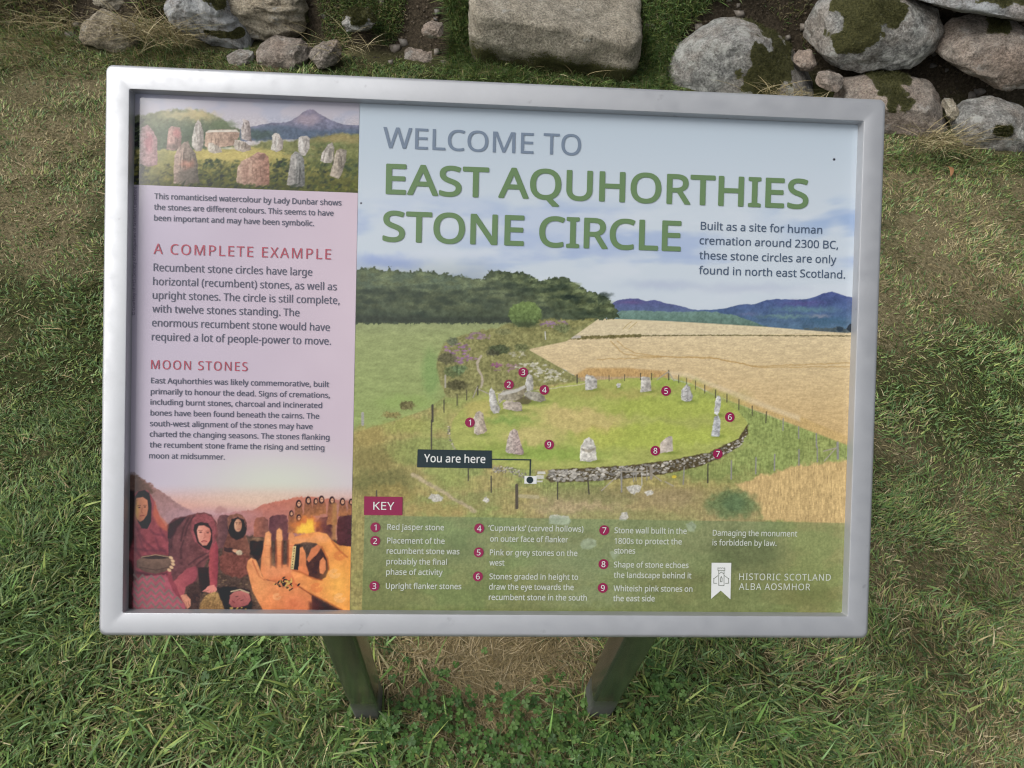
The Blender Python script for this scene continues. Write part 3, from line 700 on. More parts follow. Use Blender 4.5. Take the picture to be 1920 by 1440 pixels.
    c.line([(902, 668), (895, 680), (896, 692), (903, 704), (905, 714), (902, 726)], 4.5, (182, 170, 148), soft=1.2, wob=1)
    c.line([(1022, 622), (1023, 636)], 2, (200, 198, 190)); c.line([(835, 704), (835, 726)], 3, (170, 165, 150), soft=.8)
    # land round the enclosure
    def land(X, Y, C):
        edge = np.interp(X, [655, 740, 800, 836, 880, 905, 1083, 1254, 1330, 1440, 1605], [812, 786, 765, 742, 748, 736, 712, 708, 735, 776, 838])
        m = smooth01((Y - edge) / 5)
        n = fbm(X / 60, Y / 34, 5, 12); f = fbm(X / 5, Y / 4, 3, 13); st = fbm(X / 2.2, Y / 9, 3, 14)
        base = lerp3((148, 158, 92), (170, 158, 100), smooth01((n - .38) / .24))
        lw = smooth01((820 - X) / 110) * smooth01((Y - 775) / 40); base = base * (1 - .75 * lw[..., None]) + np.array((158, 146, 88.)) * .75 * lw[..., None]
        gr = smooth01((X - 1330) / 60) * smooth01((930 - Y) / 60); base = base * (1 - .8 * gr[..., None]) + np.array((146, 162, 94.)) * .8 * gr[..., None]
        bt = smooth01((Y - 905) / 30) * smooth01((X - 960) / 80) * smooth01((1500 - X) / 100); base = base * (1 - .5 * bt[..., None]) + np.array((168, 150, 112.)) * .5 * bt[..., None]
        base = base * (1 + .34 * (f - .5) + .30 * (st - .5))[..., None]
        return C * (1 - m[..., None]) + base * m[..., None]
    c.field(land)
    for x, y, rx, ry, col, a in ((720, 905, 60, 26, (112, 112, 66), .7), (700, 860, 40, 22, (132, 122, 72), .6), (770, 800, 50, 14, (160, 168, 88), .7), (775, 850, 46, 26, (142, 152, 84), .7), (690, 815, 30, 20, (168, 150, 88), .7), (735, 925, 50, 16, (170, 148, 84), .6), (840, 905, 50, 12, (150, 160, 88), .6), (820, 955, 60, 14, (176, 150, 92), .6), (900, 935, 44, 14, (150, 146, 92), .6), (1080, 950, 80, 12, (188, 164, 128), .7), (1130, 925, 60, 10, (128, 122, 84), .6), (1260, 930, 70, 16, (160, 142, 106), .6), (1200, 965, 80, 10, (150, 148, 96), .6), (1330, 895, 70, 12, (134, 146, 86), .6), (1350, 935, 40, 16, (166, 160, 100), .6), (1350, 945, 20, 9, (98, 92, 66), .6)):
        c.ell(x, y, rx, ry, col, soft=9, a=a, wob=12, ws=12, tex=.22, ts=4)
    c.line([(915, 738), (870, 752), (832, 776), (800, 812), (790, 850), (812, 878), (850, 890)], 24, (164, 172, 96), soft=9, a=.6, wob=6, tex=.15, ts=4)
    # lower right wheat and bush
    c.poly([(1378, 908), (1420, 894), (1456, 884), (1497, 872), (1550, 866), (1605, 858), (1605, 985), (1432, 976), (1425, 950), (1400, 930)], (206, 176, 120), soft=4, wob=6, ws=8, tex=.20, ts=4, an=.5)
    c.ell(1372, 945, 46, 26, (112, 130, 86), soft=8, wob=9, ws=9, tex=.25, ts=4, a=.9); c.ell(1375, 944, 22, 16, (96, 120, 84), soft=6, wob=6, a=.7, tex=.2)
    c.line([(775, 890), (800, 905), (830, 922), (860, 940), (890, 958)], 7, (190, 172, 142), soft=2.5, a=.75, wob=3, tex=.2)
    # enclosure
    enc = [(845, 812), (848, 790), (860, 772), (885, 755), (915, 742), (935, 736), (1000, 732), (1080, 716), (1180, 709), (1254, 709), (1300, 722), (1350, 748), (1385, 772), (1402, 792), (1400, 812), (1375, 835), (1330, 850), (1260, 863), (1180, 873), (1100, 877), (1035, 881), (985, 880), (930, 872), (880, 858), (852, 838)]
    c.poly(enc, (172, 178, 96), soft=1.5, wob=2, tex=.09, ts=8, an=1.6)
    for x, y, rx, ry, col, a in ((1090, 790, 80, 22, (206, 184, 122), .75), (1000, 820, 50, 16, (208, 186, 126), .6), (1050, 770, 60, 10, (208, 186, 124), .6), (1130, 815, 40, 18, (202, 180, 108), .5), (900, 775, 26, 22, (196, 178, 106), .6), (950, 786, 40, 7, (124, 158, 76), .7), (1010, 850, 120, 12, (142, 172, 76), .7), (1260, 760, 120, 22, (170, 184, 84), .7), (1230, 820, 140, 24, (176, 190, 84), .7), (1250, 718, 50, 6, (152, 176, 78), .8), (1060, 735, 60, 6, (156, 158, 84), .7), (1300, 742, 70, 9, (158, 172, 90), .7), (930, 840, 50, 12, (152, 168, 80), .6), (1170, 738, 60, 5, (176, 158, 96), .6), (1340, 835, 60, 7, (174, 180, 104), .7)):
        c.ell(x, y, rx, ry, col, soft=8, a=a, wob=12, ws=14, tex=.12, ts=6)
    c.line([(930, 738), (1000, 733), (1080, 722), (1100, 718)], 1.6, (206, 198, 170), wob=1, a=.8)
    # the low drystone dyke
    wall = [(1035, 880), (1100, 877), (1180, 872), (1260, 862), (1330, 848), (1385, 822), (1402, 796), (1402, 812), (1388, 836), (1345, 862), (1300, 878), (1240, 890), (1170, 898), (1100, 903), (1035, 904), (1022, 898)]
    c.poly(wall, (92, 82, 60), soft=1.5, wob=2, tex=.3, ts=3)
    up = [(1035, 1100, 1180, 1260, 1330, 1385, 1402), (882, 879, 874, 864, 850, 825, 798)]; lo = [(1035, 1100, 1180, 1240, 1300, 1345, 1388, 1402), (902, 901, 896, 888, 876, 860, 836, 812)]
    for k in range(560):
        x = 1030 + 374 * rs.rand() ** 1.25; u, l = np.interp(x, *up), np.interp(x, *lo); y = rs.uniform(u, l)
        sz = rs.uniform(.8, 3.0) * (1 if x < 1250 else .7); v = rs.uniform(.5, 1.05)
        c.ell(x, y, sz * 1.3, sz * .85, np.array((212, 206, 194)) * v, soft=.6, a=.9, rot=rs.uniform(-20, 20))
    for k in range(110):
        t = rs.rand(); x = 925 + 62 * t; y = np.interp(x, [925, 955, 987], [880, 880, 893]) + rs.uniform(-5, 6)
        c.ell(x, y, rs.uniform(.8, 2.4), rs.uniform(.7, 1.5), np.array((206, 198, 182)) * rs.uniform(.45, 1.05), soft=.6, a=.9)
    for k in range(40):
        t = rs.rand(); x = np.interp(t, [0, .5, 1], [841, 842, 853]) + rs.uniform(-2, 2); y = 798 + 44 * t
        c.ell(x, y, rs.uniform(.8, 2), rs.uniform(.8, 1.6), np.array((206, 196, 170)) * rs.uniform(.5, 1.05), soft=.6, a=.9)
    for p in ([(1008, 884), (1022, 884), (1023, 889), (1007, 889)], [(1005, 891), (1019, 891), (1020, 898), (1006, 898)], [(1006, 901), (1018, 901), (1017, 904), (1006, 904)]): c.poly(p, (206, 204, 192), soft=.8)
    # posts
    dk, gy = (84, 80, 68), (146, 144, 138)
    for x0, y0, x1, y1, wd, col in ((811, 760, 811, 790, 5, dk), (809, 788, 809, 842, 3.2, dk), (832.5, 750, 832.5, 773, 2.4, dk), (857, 740, 857, 760, 2.2, dk), (875, 731, 875, 750, 2.2, dk), (896, 724, 896, 740, 3, dk), (680, 775, 680, 796, 6, (166, 164, 156)), (878, 879, 878, 901, 3, dk), (921, 893, 921, 923, 3, dk), (969, 910, 969, 952, 7, (92, 84, 72)), (1045.5, 904, 1045.5, 936, 3, dk), (1102, 898, 1104.5, 926, 3.2, dk), (706, 920, 706, 932, 3, dk), (1082, 703, 1082, 718, 3, dk),
        (1142, 704, 1142, 714, 1.6, dk), (1171, 702, 1171, 714, 1.6, dk), (1201, 700, 1201, 712, 2, dk), (1221.5, 700, 1221.5, 712, 2, dk), (1253.8, 695, 1253.8, 712, 2.6, dk), (1272.5, 703, 1272.5, 718, 1.6, dk), (1287, 709, 1287, 720, 1.5, dk), (1304, 714, 1304, 730, 1.6, dk), (1321.5, 722, 1321.5, 737, 2, dk), (1341.5, 731, 1341.5, 746, 2, dk), (1363, 739, 1363, 754, 2, dk), (1385.5, 749, 1385.5, 768, 2.2, dk), (1410.5, 761, 1410.5, 779, 2, dk), (1437, 772, 1436, 793, 2.2, dk), (1468.5, 785, 1468, 807, 2.2, gy), (1497.5, 800, 1497.5, 822, 2.6, gy), (1530.5, 813, 1531, 838, 3, gy), (1532.5, 838, 1532.5, 866, 2.6, gy), (1570.5, 830, 1571, 860, 5, gy), (1498, 843, 1498, 872, 3, gy), (1452.5, 852, 1452, 882, 3, gy), (1417.5, 858, 1417, 888, 3, gy), (1371.5, 864, 1371, 898, 3, gy), (1327.5, 870, 1327, 905, 3, dk), (1283, 875, 1281, 908, 2.6, gy), (1221, 875, 1221, 897, 6, (150, 142, 128)), (1165, 880, 1165.5, 922, 3.4, gy), (1188, 876, 1188, 903, 2, gy), (1192.5, 876, 1192.5, 901, 2, gy), (1203.5, 874, 1203.5, 910, 1.8, (186, 186, 182)), (1213, 876, 1213, 900, 1.8, gy)):
        c.line([(x0, y0), (x1, y1)], wd * .85, col, soft=.7)
    for q in ([(1253, 697), (1232, 712)], [(1254, 698), (1264, 714)], [(1569, 838), (1546, 864)], [(1567, 840), (1544, 846)], [(1163, 887), (1128, 920)], [(895, 726), (887, 745)], [(898, 730), (916, 738)], [(1224, 890), (1240, 902)], [(1247, 903), (1262, 911)], [(1165, 884), (1213, 884)]):
        c.line(q, 2, (168, 160, 142), soft=.8)
    # standing stones
    def stone(pts, col, col2, sd, dark=None, ts=4):
        x = [p[0] for p in pts]; y = [p[1] for p in pts]
        c.ell(np.mean(x) + 4 * 0 + (max(x) - min(x)) * .2, max(y) - 1, (max(x) - min(x)) * .62, 3, (116, 132, 62), soft=2.5, a=.7)
        c.poly(pts, col, soft=.8, wob=1.2, ws=4, tex=.30, ts=ts, sd=sd, col2=col2, grad='h')
    L, D = (202, 200, 196), (150, 146, 138)
    stone([(888, 785), (892, 774), (900, 771), (906, 775), (907, 785), (913, 808), (906, 813), (895, 816), (889, 812)], (206, 194, 178), (158, 142, 124), 3)
    stone([(917, 742), (918, 730), (922, 727), (927, 735), (931, 748), (938, 766), (935, 775), (925, 775), (919, 766)], L, (158, 154, 144), 4)
    stone([(985, 720), (988, 704), (993, 700), (998, 704), (1000, 720), (1000, 732), (988, 734)], (208, 206, 200), (160, 156, 146), 5)
    stone([(933, 740), (945, 732), (968, 728), (984, 722), (988, 727), (985, 738), (975, 752), (958, 752), (944, 750), (935, 758)], (178, 172, 156), (142, 132, 106), 6)
    c.poly([(935, 740), (948, 734), (970, 729), (984, 722), (986, 727), (970, 735), (945, 741)], (196, 192, 182), soft=1)
    stone([(984, 736), (990, 733), (1010, 735), (1020, 742), (1024, 750), (1014, 754), (1000, 751), (982, 748)], (172, 168, 154), (136, 130, 114), 7)
    c.poly([(966, 752), (985, 742), (998, 752), (990, 758), (975, 758)], (96, 88, 64), soft=1.5, a=.8)
    stone([(942, 755), (950, 751), (975, 754), (979, 760), (979, 771), (965, 771), (944, 766)], (196, 184, 168), (162, 150, 138), 8)
    stone([(948, 845), (951, 825), (957, 809), (964, 803), (970, 808), (976, 830), (983, 848), (981, 853), (966, 852), (950, 849)], (196, 184, 172), (160, 138, 134), 9, ts=2.5)
    stone([(1087, 865), (1089, 836), (1096, 824), (1104, 819), (1112, 825), (1117, 838), (1119, 862), (1108, 866)], (222, 218, 208), (190, 186, 176), 10)
    c.line([(1091, 842), (1104, 846), (1116, 841)], 4, (142, 134, 116), soft=1.5, wob=2, a=.7, tex=.4)
    stone([(1097, 706), (1100, 702), (1112, 705), (1119, 712), (1120, 727), (1110, 731), (1097, 731)], (204, 202, 196), (156, 152, 144), 11)
    stone([(1155, 723), (1158, 718), (1164, 719), (1163, 726), (1158, 727)], L, L, 12)
    stone([(1201, 735), (1202, 708), (1206, 706), (1218, 708), (1221, 716), (1221, 734)], (204, 200, 192), (170, 164, 154), 13)
    stone([(1277, 742), (1278, 732), (1284, 724), (1288, 720), (1293, 726), (1299, 742), (1298, 751), (1286, 753), (1278, 750)], (200, 198, 194), (158, 156, 154), 14, ts=2.5)
    stone([(1339, 774), (1341, 752), (1345, 742), (1350, 743), (1353, 750), (1350, 768), (1346, 780)], (206, 206, 204), (180, 180, 178), 15)
    stone([(1333, 817), (1337, 795), (1340, 781), (1348, 779), (1351, 790), (1350, 812), (1348, 819)], (200, 202, 202), (172, 174, 176), 16)
    stone([(1236, 850), (1238, 830), (1250, 820), (1259, 817), (1261, 822), (1262, 845), (1250, 848)], (206, 192, 178), (188, 178, 166), 17, ts=8)
    for p in ([(1173, 913), (1190, 909), (1203, 911), (1200, 921), (1188, 927), (1178, 922)], [(1028, 973), (1032, 965), (1066, 968), (1070, 977), (1066, 984), (1030, 983)], [(1161, 972), (1166, 961), (1176, 960), (1179, 970), (1172, 976), (1162, 976)], [(804, 934), (808, 926), (822, 927), (832, 934), (828, 940), (812, 940)], [(904, 938), (912, 930), (918, 938), (912, 943)], [(1208, 922), (1222, 918), (1226, 926), (1214, 930)]):
        c.poly(p, (200, 196, 184), soft=1, wob=2, ws=4, tex=.25, ts=3)
    c.ell(1264, 894, 4.5, 3, (216, 192, 70), soft=1)
    c.line([(975, 930), (1008, 932)], 7, (186, 176, 140), soft=1, a=.7)
    # translucent green strip behind the key
    def key(X, Y, C):
        yl = 965.5 + (X - 683) * .0155; m = smooth01((Y - yl) / 2) * smooth01((X - (683 - (Y - 965) * .03)) / 1.5) * .66
        n = fbm(X / 40, Y / 26, 4, 22); st = fbm(X / 3 + Y / 6, Y / 5, 3, 23)
        g = lerp3((122, 142, 98), (108, 124, 76), smooth01((Y - 1000) / 120)); g = g * (1 + .22 * (n - .5) + .16 * (st - .5))[..., None]
        r = smooth01((X - 1440) / 60) * .55; g = g * (1 - r[..., None]) + np.array((150, 152, 98.)) * r[..., None]
        return C * (1 - m[..., None]) + g * m[..., None]
    c.field(key)
    for p in ([(1030, 974), (1033, 966), (1066, 968), (1070, 978), (1066, 984), (1030, 983)], [(1088, 1022), (1094, 1012), (1108, 1008), (1118, 1014), (1118, 1024), (1104, 1031), (1092, 1029)], [(1286, 982), (1298, 977), (1306, 984), (1302, 998), (1290, 996)], [(1143, 1036), (1160, 1030), (1166, 1036), (1150, 1050)]):
        c.poly(p, (164, 178, 150), soft=2, wob=2, tex=.15, a=.75)
    c.ell(1130, 1060, 130, 30, (142, 158, 116), soft=20, wob=16, ws=20, a=.4); c.ell(1400, 1035, 70, 34, (98, 108, 72), soft=16, wob=16, ws=16, a=.6, tex=.15); c.ell(1110, 1115, 90, 18, (150, 162, 120), soft=14, a=.45, wob=12); c.ell(860, 1030, 40, 26, (112, 128, 84), soft=14, a=.5, wob=10)
    c.ell(1520, 1120, 50, 24, (108, 112, 66), soft=14, a=.5, wob=10)
    c.field(lambda X, Y, C: C * (1 + (.20 * (fbm(X / 2.6, Y / 1.9, 3, 61) - .5) * np.maximum(smooth01((Y - 600) / 12), (C.mean(2) < 135) * (Y > 495)))[..., None]))
    def calm(X, Y, C):
        g = C.mean(2, keepdims=True); return g + (C - g) * np.where(Y > 600, .90, 1.0)[..., None]
    c.field(calm)
    for (x, y, r) in ((1564, 299, 2.2), (677, 381, 1.6)): c.ell(x, y, r, r, (40, 30, 44), soft=.7)
    return c.build('picture', 0.0, PANEL)
tag(landscape(), 'aerial view of a stone circle in a green enclosure beside wheat fields')

# ---- painting at the upper left
def watercolour():
    c = Canvas(XL, XD - STEP * .5, YW, YT, STEP); c.zoom(230, 160, .23958)
    def sky(X, Y, C):
        t = np.clip((Y - 180) / 90, 0, 1); o = lerp3((186, 184, 200), (206, 198, 198), t)
        f = smooth01((fbm(X / 60, Y / 30, 4, 31) - .45) / .2) * .5
        return o * (1 - f[..., None]) + np.array((170, 178, 200.)) * f[..., None]
    c.field(sky)
    c.poly([(900, 350), (1010, 322), (1100, 305), (1180, 290), (1240, 296), (1310, 280), (1370, 245), (1410, 212), (1440, 195), (1470, 186), (1500, 195), (1530, 218), (1590, 250), (1650, 282), (1720, 305), (1800, 312), (1900, 310), (1900, 400), (900, 440)], (150, 142, 162), soft=1, wob=1.2, ws=5, tex=.16, ts=6, col2=(104, 116, 138), grad='v')
    c.ell(1450, 270, 90, 40, (178, 162, 172), soft=5, a=.7, wob=4); c.poly([(1000, 345), (1150, 310), (1300, 320), (1420, 350), (1600, 350), (1880, 340), (1880, 410), (1000, 430)], (96, 112, 132), soft=4, a=.8, wob=3, tex=.12)
    c.poly([(20, 240), (200, 225), (300, 205), (400, 190), (520, 190), (620, 200), (720, 235), (790, 270), (830, 310), (920, 340), (920, 520), (20, 540)], (138, 142, 112), soft=2.5, wob=4, ws=6, tex=.2, ts=5, col2=(88, 104, 84), grad='v')
    c.ell(560, 235, 150, 34, (206, 188, 140), soft=6, a=.8, wob=8, tex=.12); c.ell(380, 230, 90, 26, (190, 180, 140), soft=6, a=.7, wob=6); c.ell(500, 370, 260, 60, (92, 108, 88), soft=10, a=.8, wob=8, tex=.2); c.ell(780, 310, 90, 26, (110, 126, 92), soft=5, a=.8, wob=6)
    c.ell(1070, 390, 130, 40, (80, 98, 94), soft=6, a=.9, wob=6, tex=.2)
    c.poly([(1000, 470), (1150, 430), (1300, 440), (1440, 420), (1560, 395), (1700, 380), (1900, 372), (1900, 860), (1000, 860)], (140, 140, 96), soft=3, wob=4, tex=.2, ts=6, col2=(100, 112, 62), grad='v')
    c.ell(1700, 420, 170, 34, (176, 158, 112), soft=6, a=.7, wob=6); c.ell(1600, 470, 170, 24, (118, 130, 88), soft=6, a=.8, wob=6, tex=.2)
    c.poly([(20, 500), (300, 505), (620, 500), (1000, 480), (1250, 520), (1400, 560), (1500, 640), (1900, 720), (1900, 860), (20, 860)], (190, 178, 112), soft=3, wob=4, tex=.14, ts=7, col2=(98, 104, 56), grad='v')
    c.ell(820, 555, 330, 44, (210, 192, 122), soft=8, a=.8, wob=6); c.ell(300, 560, 130, 40, (150, 150, 96), soft=8, a=.7, wob=6)
    rs = np.random.RandomState(8)
    def scrub(x0, x1, y0, y1, n, cols, s=(8, 24)):
        for k in range(n):
            x, y = rs.uniform(x0, x1), rs.uniform(y0, y1); col = np.array(cols[rs.randint(len(cols))]) * rs.uniform(.8, 1.2)
            c.ell(x, y, rs.uniform(*s), rs.uniform(4, 12), col, rot=rs.uniform(-70, 20), soft=1.2, a=.6, wob=1.5, ws=3, sd=int(rs.randint(30)))
    DKG = [(74, 86, 64), (90, 102, 68), (112, 118, 72), (62, 74, 58), (104, 108, 70)]
    scrub(590, 900, 590, 790, 130, DKG); scrub(1150, 1310, 590, 780, 70, DKG); scrub(1420, 1640, 610, 800, 80, DKG); scrub(100, 400, 620, 780, 80, [(96, 98, 60), (130, 126, 76), (176, 164, 96), (66, 72, 50)]); scrub(1620, 1860, 560, 740, 60, [(88, 104, 76), (110, 122, 84), (70, 84, 66)]); scrub(1250, 1560, 480, 600, 50, [(104, 116, 84), (140, 138, 94), (170, 160, 110)]); scrub(20, 170, 240, 780, 120, [(46, 54, 46), (62, 70, 52), (38, 44, 40)], (10, 36)); scrub(1500, 1860, 770, 830, 50, [(120, 128, 64), (80, 92, 52), (150, 146, 80)])
    scrub(640, 760, 580, 640, 18, [(60, 78, 54)], (10, 26)); scrub(1190, 1280, 575, 640, 16, [(56, 74, 50)], (10, 26))
    def st(pts, a, b, sd, shade=None):
        c.poly(pts, a, soft=.7, wob=1.0, ws=4, tex=.24, ts=4, sd=sd, col2=b, grad='h')
        x0, x1 = min(p[0] for p in pts), max(p[0] for p in pts); y0, y1 = min(p[1] for p in pts), max(p[1] for p in pts)
        for k in range(7):
            x = rs.uniform(x0 + .2 * (x1 - x0), x1 - .2 * (x1 - x0)); ya = rs.uniform(y0 + .1 * (y1 - y0), y0 + .5 * (y1 - y0))
            c.line([(x, ya), (x + rs.uniform(-14, 14), ya + rs.uniform(.2, .45) * (y1 - y0))], rs.uniform(.6, 1.6), np.array(b) * rs.uniform(.6, .85), soft=.8, a=.55, wob=1)
        for k in range(4):
            x = rs.uniform(x0 + .15 * (x1 - x0), x0 + .6 * (x1 - x0)); ya = rs.uniform(y0 + .1 * (y1 - y0), y0 + .6 * (y1 - y0))
            c.line([(x, ya), (x + rs.uniform(-8, 8), ya + .25 * (y1 - y0))], rs.uniform(1, 2.4), np.minimum(np.array(a) * 1.14, 240), soft=1, a=.5)
    st([(135, 610), (138, 380), (150, 330), (200, 308), (240, 360), (270, 420), (272, 560), (270, 620), (200, 640)], (196, 162, 162), (164, 132, 132), 1); c.ell(205, 450, 26, 70, (208, 128, 138), soft=5, a=.6, wob=5)
    st([(343, 500), (358, 340), (380, 318), (448, 330), (462, 400), (455, 480), (400, 512)], (206, 168, 158), (140, 116, 110), 2); c.ell(420, 370, 26, 40, (204, 128, 128), soft=4, a=.6, wob=4); c.ell(390, 480, 50, 22, (112, 104, 96), soft=4, a=.6)
    st([(538, 470), (545, 400), (565, 310), (590, 268), (610, 290), (632, 370), (636, 440), (620, 512), (570, 516)], (216, 208, 198), (150, 142, 136), 3)
    st([(930, 420), (926, 340), (945, 290), (938, 262), (990, 280), (1000, 330), (1010, 440), (960, 430)], (206, 196, 190), (138, 126, 124), 4)
    st([(640, 470), (650, 370), (668, 352), (760, 346), (890, 348), (915, 370), (912, 400), (870, 470), (760, 484), (668, 490)], (198, 172, 152), (166, 140, 124), 5); c.poly([(650, 372), (672, 352), (890, 347), (914, 372), (890, 364), (700, 366)], (226, 220, 208), soft=1.2, a=.9)
    st([(662, 500), (672, 450), (700, 448), (770, 490), (778, 525), (720, 534), (680, 524)], (216, 206, 192), (164, 154, 142), 6)
    st([(868, 470), (880, 424), (920, 430), (1000, 470), (1008, 505), (940, 522), (880, 505)], (208, 198, 186), (146, 132, 120), 7); c.ell(830, 492, 50, 8, (226, 222, 206), soft=2, a=.8)
    st([(1158, 505), (1172, 440), (1170, 395), (1190, 374), (1222, 380), (1258, 440), (1250, 500), (1212, 522)], (220, 214, 204), (164, 154, 148), 8)
    st([(1372, 510), (1378, 410), (1400, 398), (1440, 394), (1466, 410), (1462, 490), (1430, 552), (1400, 548)], (214, 208, 202), (160, 154, 148), 9)
    st([(1546, 590), (1560, 530), (1610, 460), (1640, 446), (1655, 490), (1656, 560), (1636, 608), (1580, 606)], (208, 200, 192), (150, 144, 134), 10)
    st([(1620, 705), (1650, 600), (1672, 510), (1700, 494), (1752, 506), (1748, 590), (1716, 690), (1690, 734)], (214, 198, 180), (136, 130, 120), 11)
    st([(1284, 780), (1306, 640), (1316, 550), (1350, 516), (1390, 530), (1420, 580), (1424, 700), (1428, 790), (1340, 798)], (196, 190, 184), (120, 122, 120), 12)
    st([(398, 765), (404, 560), (430, 500), (480, 445), (512, 438), (530, 480), (570, 530), (588, 610), (590, 700), (606, 772), (500, 784)], (204, 178, 164), (104, 100, 92), 13); c.ell(510, 620, 50, 34, (206, 148, 128), soft=6, a=.7, wob=6); c.ell(500, 720, 80, 60, (128, 122, 112), soft=10, a=.6, wob=6)
    st([(888, 760), (900, 640), (930, 592), (990, 565), (1060, 520), (1110, 530), (1140, 560), (1150, 660), (1148, 780), (1060, 795), (960, 780)], (210, 182, 162), (168, 128, 112), 14); c.ell(1090, 560, 26, 22, (118, 92, 84), soft=3, a=.6, wob=4); c.ell(960, 680, 34, 80, (186, 148, 132), soft=5, a=.5)
    scrub(380, 900, 770, 800, 40, DKG, (10, 30)); scrub(880, 1500, 780, 812, 50, DKG, (10, 30))
    c.field(lambda X, Y, C: C * (.92 - .10 * smooth01((Y - 290) / 60) + .20 * (fbm(X / 3.2, Y / 2.0, 4, 71) - .5) * smooth01((Y - 205) / 30))[..., None])
    def mute(X, Y, C):
        g = C.mean(2, keepdims=True); return g + (C - g) * .92
    c.field(mute); c.field(lambda X, Y, C: 132 + (C - 132) * 1.16)
    return c.build('picture', 0.0, PANEL)
tag(watercolour(), 'painted view of pale standing stones before a pointed mountain')
# ---- dusk gathering at the lower left
def gathering():
    c = Canvas(XL, XD - STEP * .5, YB, YG + .004, STEP); c.zoom(220, 860, .23958)
    def sky(X, Y, C):
        x = (X - 220) / .23958; y = (Y - 860) / .23958
        o = lilac(X, Y); k = smooth01((y - 190) / 200); o = o * (1 - k[..., None]) + np.array((212, 158, 148.)) * k[..., None]
        r = np.exp(-(((x - 1150) / 600) ** 2 + ((y - 330) / 90) ** 2)) * .7; o = o * (1 - r[..., None]) + np.array((224, 200, 176.)) * r[..., None]
        return o
    c.field(sky)
    P = c.poly; E = c.ell; Ln = c.line; rs = np.random.RandomState(21)
    # hills and mist
    P([(40, 120), (130, 128), (200, 160), (300, 225), (400, 300), (500, 370), (600, 420), (700, 470), (700, 700), (40, 700)], (150, 112, 104), soft=2, wob=4, ws=5, tex=.12, ts=5, col2=(176, 140, 150), grad='v')
    P([(40, 110), (130, 120), (190, 160), (240, 200), (300, 260), (200, 300), (40, 300)], (98, 76, 66), soft=4, wob=5, ws=5, tex=.2, a=.85)
    P([(600, 470), (900, 420), (1060, 400), (1150, 360), (1250, 330), (1360, 312), (1440, 300), (1560, 300), (1680, 318), (1860, 330), (1860, 620), (600, 620)], (194, 118, 98), soft=1.8, wob=3, ws=4, tex=.10, ts=5, col2=(170, 120, 120), grad='v')
    E(760, 440, 260, 46, (186, 150, 160), soft=12, a=.7); P([(760, 400), (800, 362), (850, 385), (858, 420), (780, 425)], (170, 126, 122), soft=3, a=.6, wob=4)
    # dark ground
    P([(40, 560), (760, 560), (1000, 600), (1180, 600), (1860, 640), (1860, 1300), (40, 1300)], (84, 66, 58), soft=3, wob=4, tex=.25, ts=3)
    for k in range(240): E(rs.uniform(640, 1120), rs.uniform(820, 1180), rs.uniform(4, 12), rs.uniform(3, 7), np.array((128, 104, 80)) * rs.uniform(.4, 1.2), soft=.8, a=.7)
    # standing stones behind
    for pts, a, b in (([(780, 700), (782, 480), (800, 445), (850, 438), (882, 450), (890, 700)], (122, 82, 82), (84, 58, 62)), ([(1066, 610), (1072, 480), (1090, 458), (1140, 456), (1180, 480), (1186, 620)], (170, 106, 86), (120, 78, 72)), ([(1180, 640), (1190, 470), (1210, 446), (1300, 436), (1330, 446), (1340, 640)], (96, 60, 66), (112, 70, 72)), ([(1556, 640), (1560, 490), (1590, 460), (1660, 450), (1700, 470), (1700, 640)], (120, 66, 58), (84, 52, 56)), ([(1716, 680), (1722, 480), (1750, 444), (1800, 430), (1860, 432), (1860, 690)], (92, 50, 52), (72, 44, 50))):
        P(pts, a, soft=1, wob=1.5, ws=5, tex=.16, ts=5, col2=b, grad='h')
    # fire glow and smoke
    E(1530, 400, 150, 70, (190, 130, 104), soft=14, a=.7, wob=8); E(1760, 380, 80, 50, (164, 132, 124), soft=10, a=.6, wob=8)
    # row of watching people
    for x, y, h, wd in ((1362, 420, 160, 34), (1420, 345, 150, 44), (1420, 455, 130, 40), (1494, 318, 150, 44), (1553, 325, 120, 36), (1598, 312, 120, 44), (1680, 318, 200, 44), (1762, 328, 120, 42), (1830, 330, 110, 36)):
        P([(x - wd * .55, y + 10), (x - wd * .95, y + h), (x + wd * .95, y + h), (x + wd * .55, y + 10)], (132, 84, 64), soft=1.4, wob=2, tex=.2, ts=4, col2=(170, 112, 72), grad='v', a=.92)
        E(x, y + 8, wd * .50, wd * .72, (62, 42, 44), soft=.9); E(x + 2, y + 10, wd * .28, wd * .42, (214, 160, 128), soft=.7)
        E(x - 2, y + 6, 3, 2.2, (90, 54, 44), soft=.4); E(x + 7, y + 6, 3, 2.2, (90, 54, 44), soft=.4)
    E(1480, 520, 110, 66, (226, 128, 62), soft=9, wob=8, a=.85); E(1450, 550, 46, 34, (250, 206, 84), soft=5, wob=6); E(1515, 528, 30, 42, (248, 192, 72), soft=5, wob=6); P([(1425, 575), (1440, 500), (1465, 540), (1490, 470), (1510, 520), (1530, 490), (1545, 575)], (250, 200, 78), soft=3, wob=3, a=.8)
    P([(1680, 350), (1715, 350), (1715, 640), (1680, 640)], (176, 128, 80), soft=3, a=.8, wob=2, tex=.15)
    # seated person in the middle distance
    P([(800, 860), (830, 700), (860, 600), (890, 480), (930, 430), (980, 440), (1005, 500), (1010, 620), (1035, 700), (1040, 900), (900, 930)], (104, 66, 58), soft=1.2, wob=2, tex=.22, ts=4, col2=(128, 84, 70), grad='h')
    E(940, 540, 76, 96, (48, 36, 40), soft=1.2, wob=2); E(945, 522, 30, 50, (222, 172, 140), soft=1, col2=(176, 122, 96), grad='h')
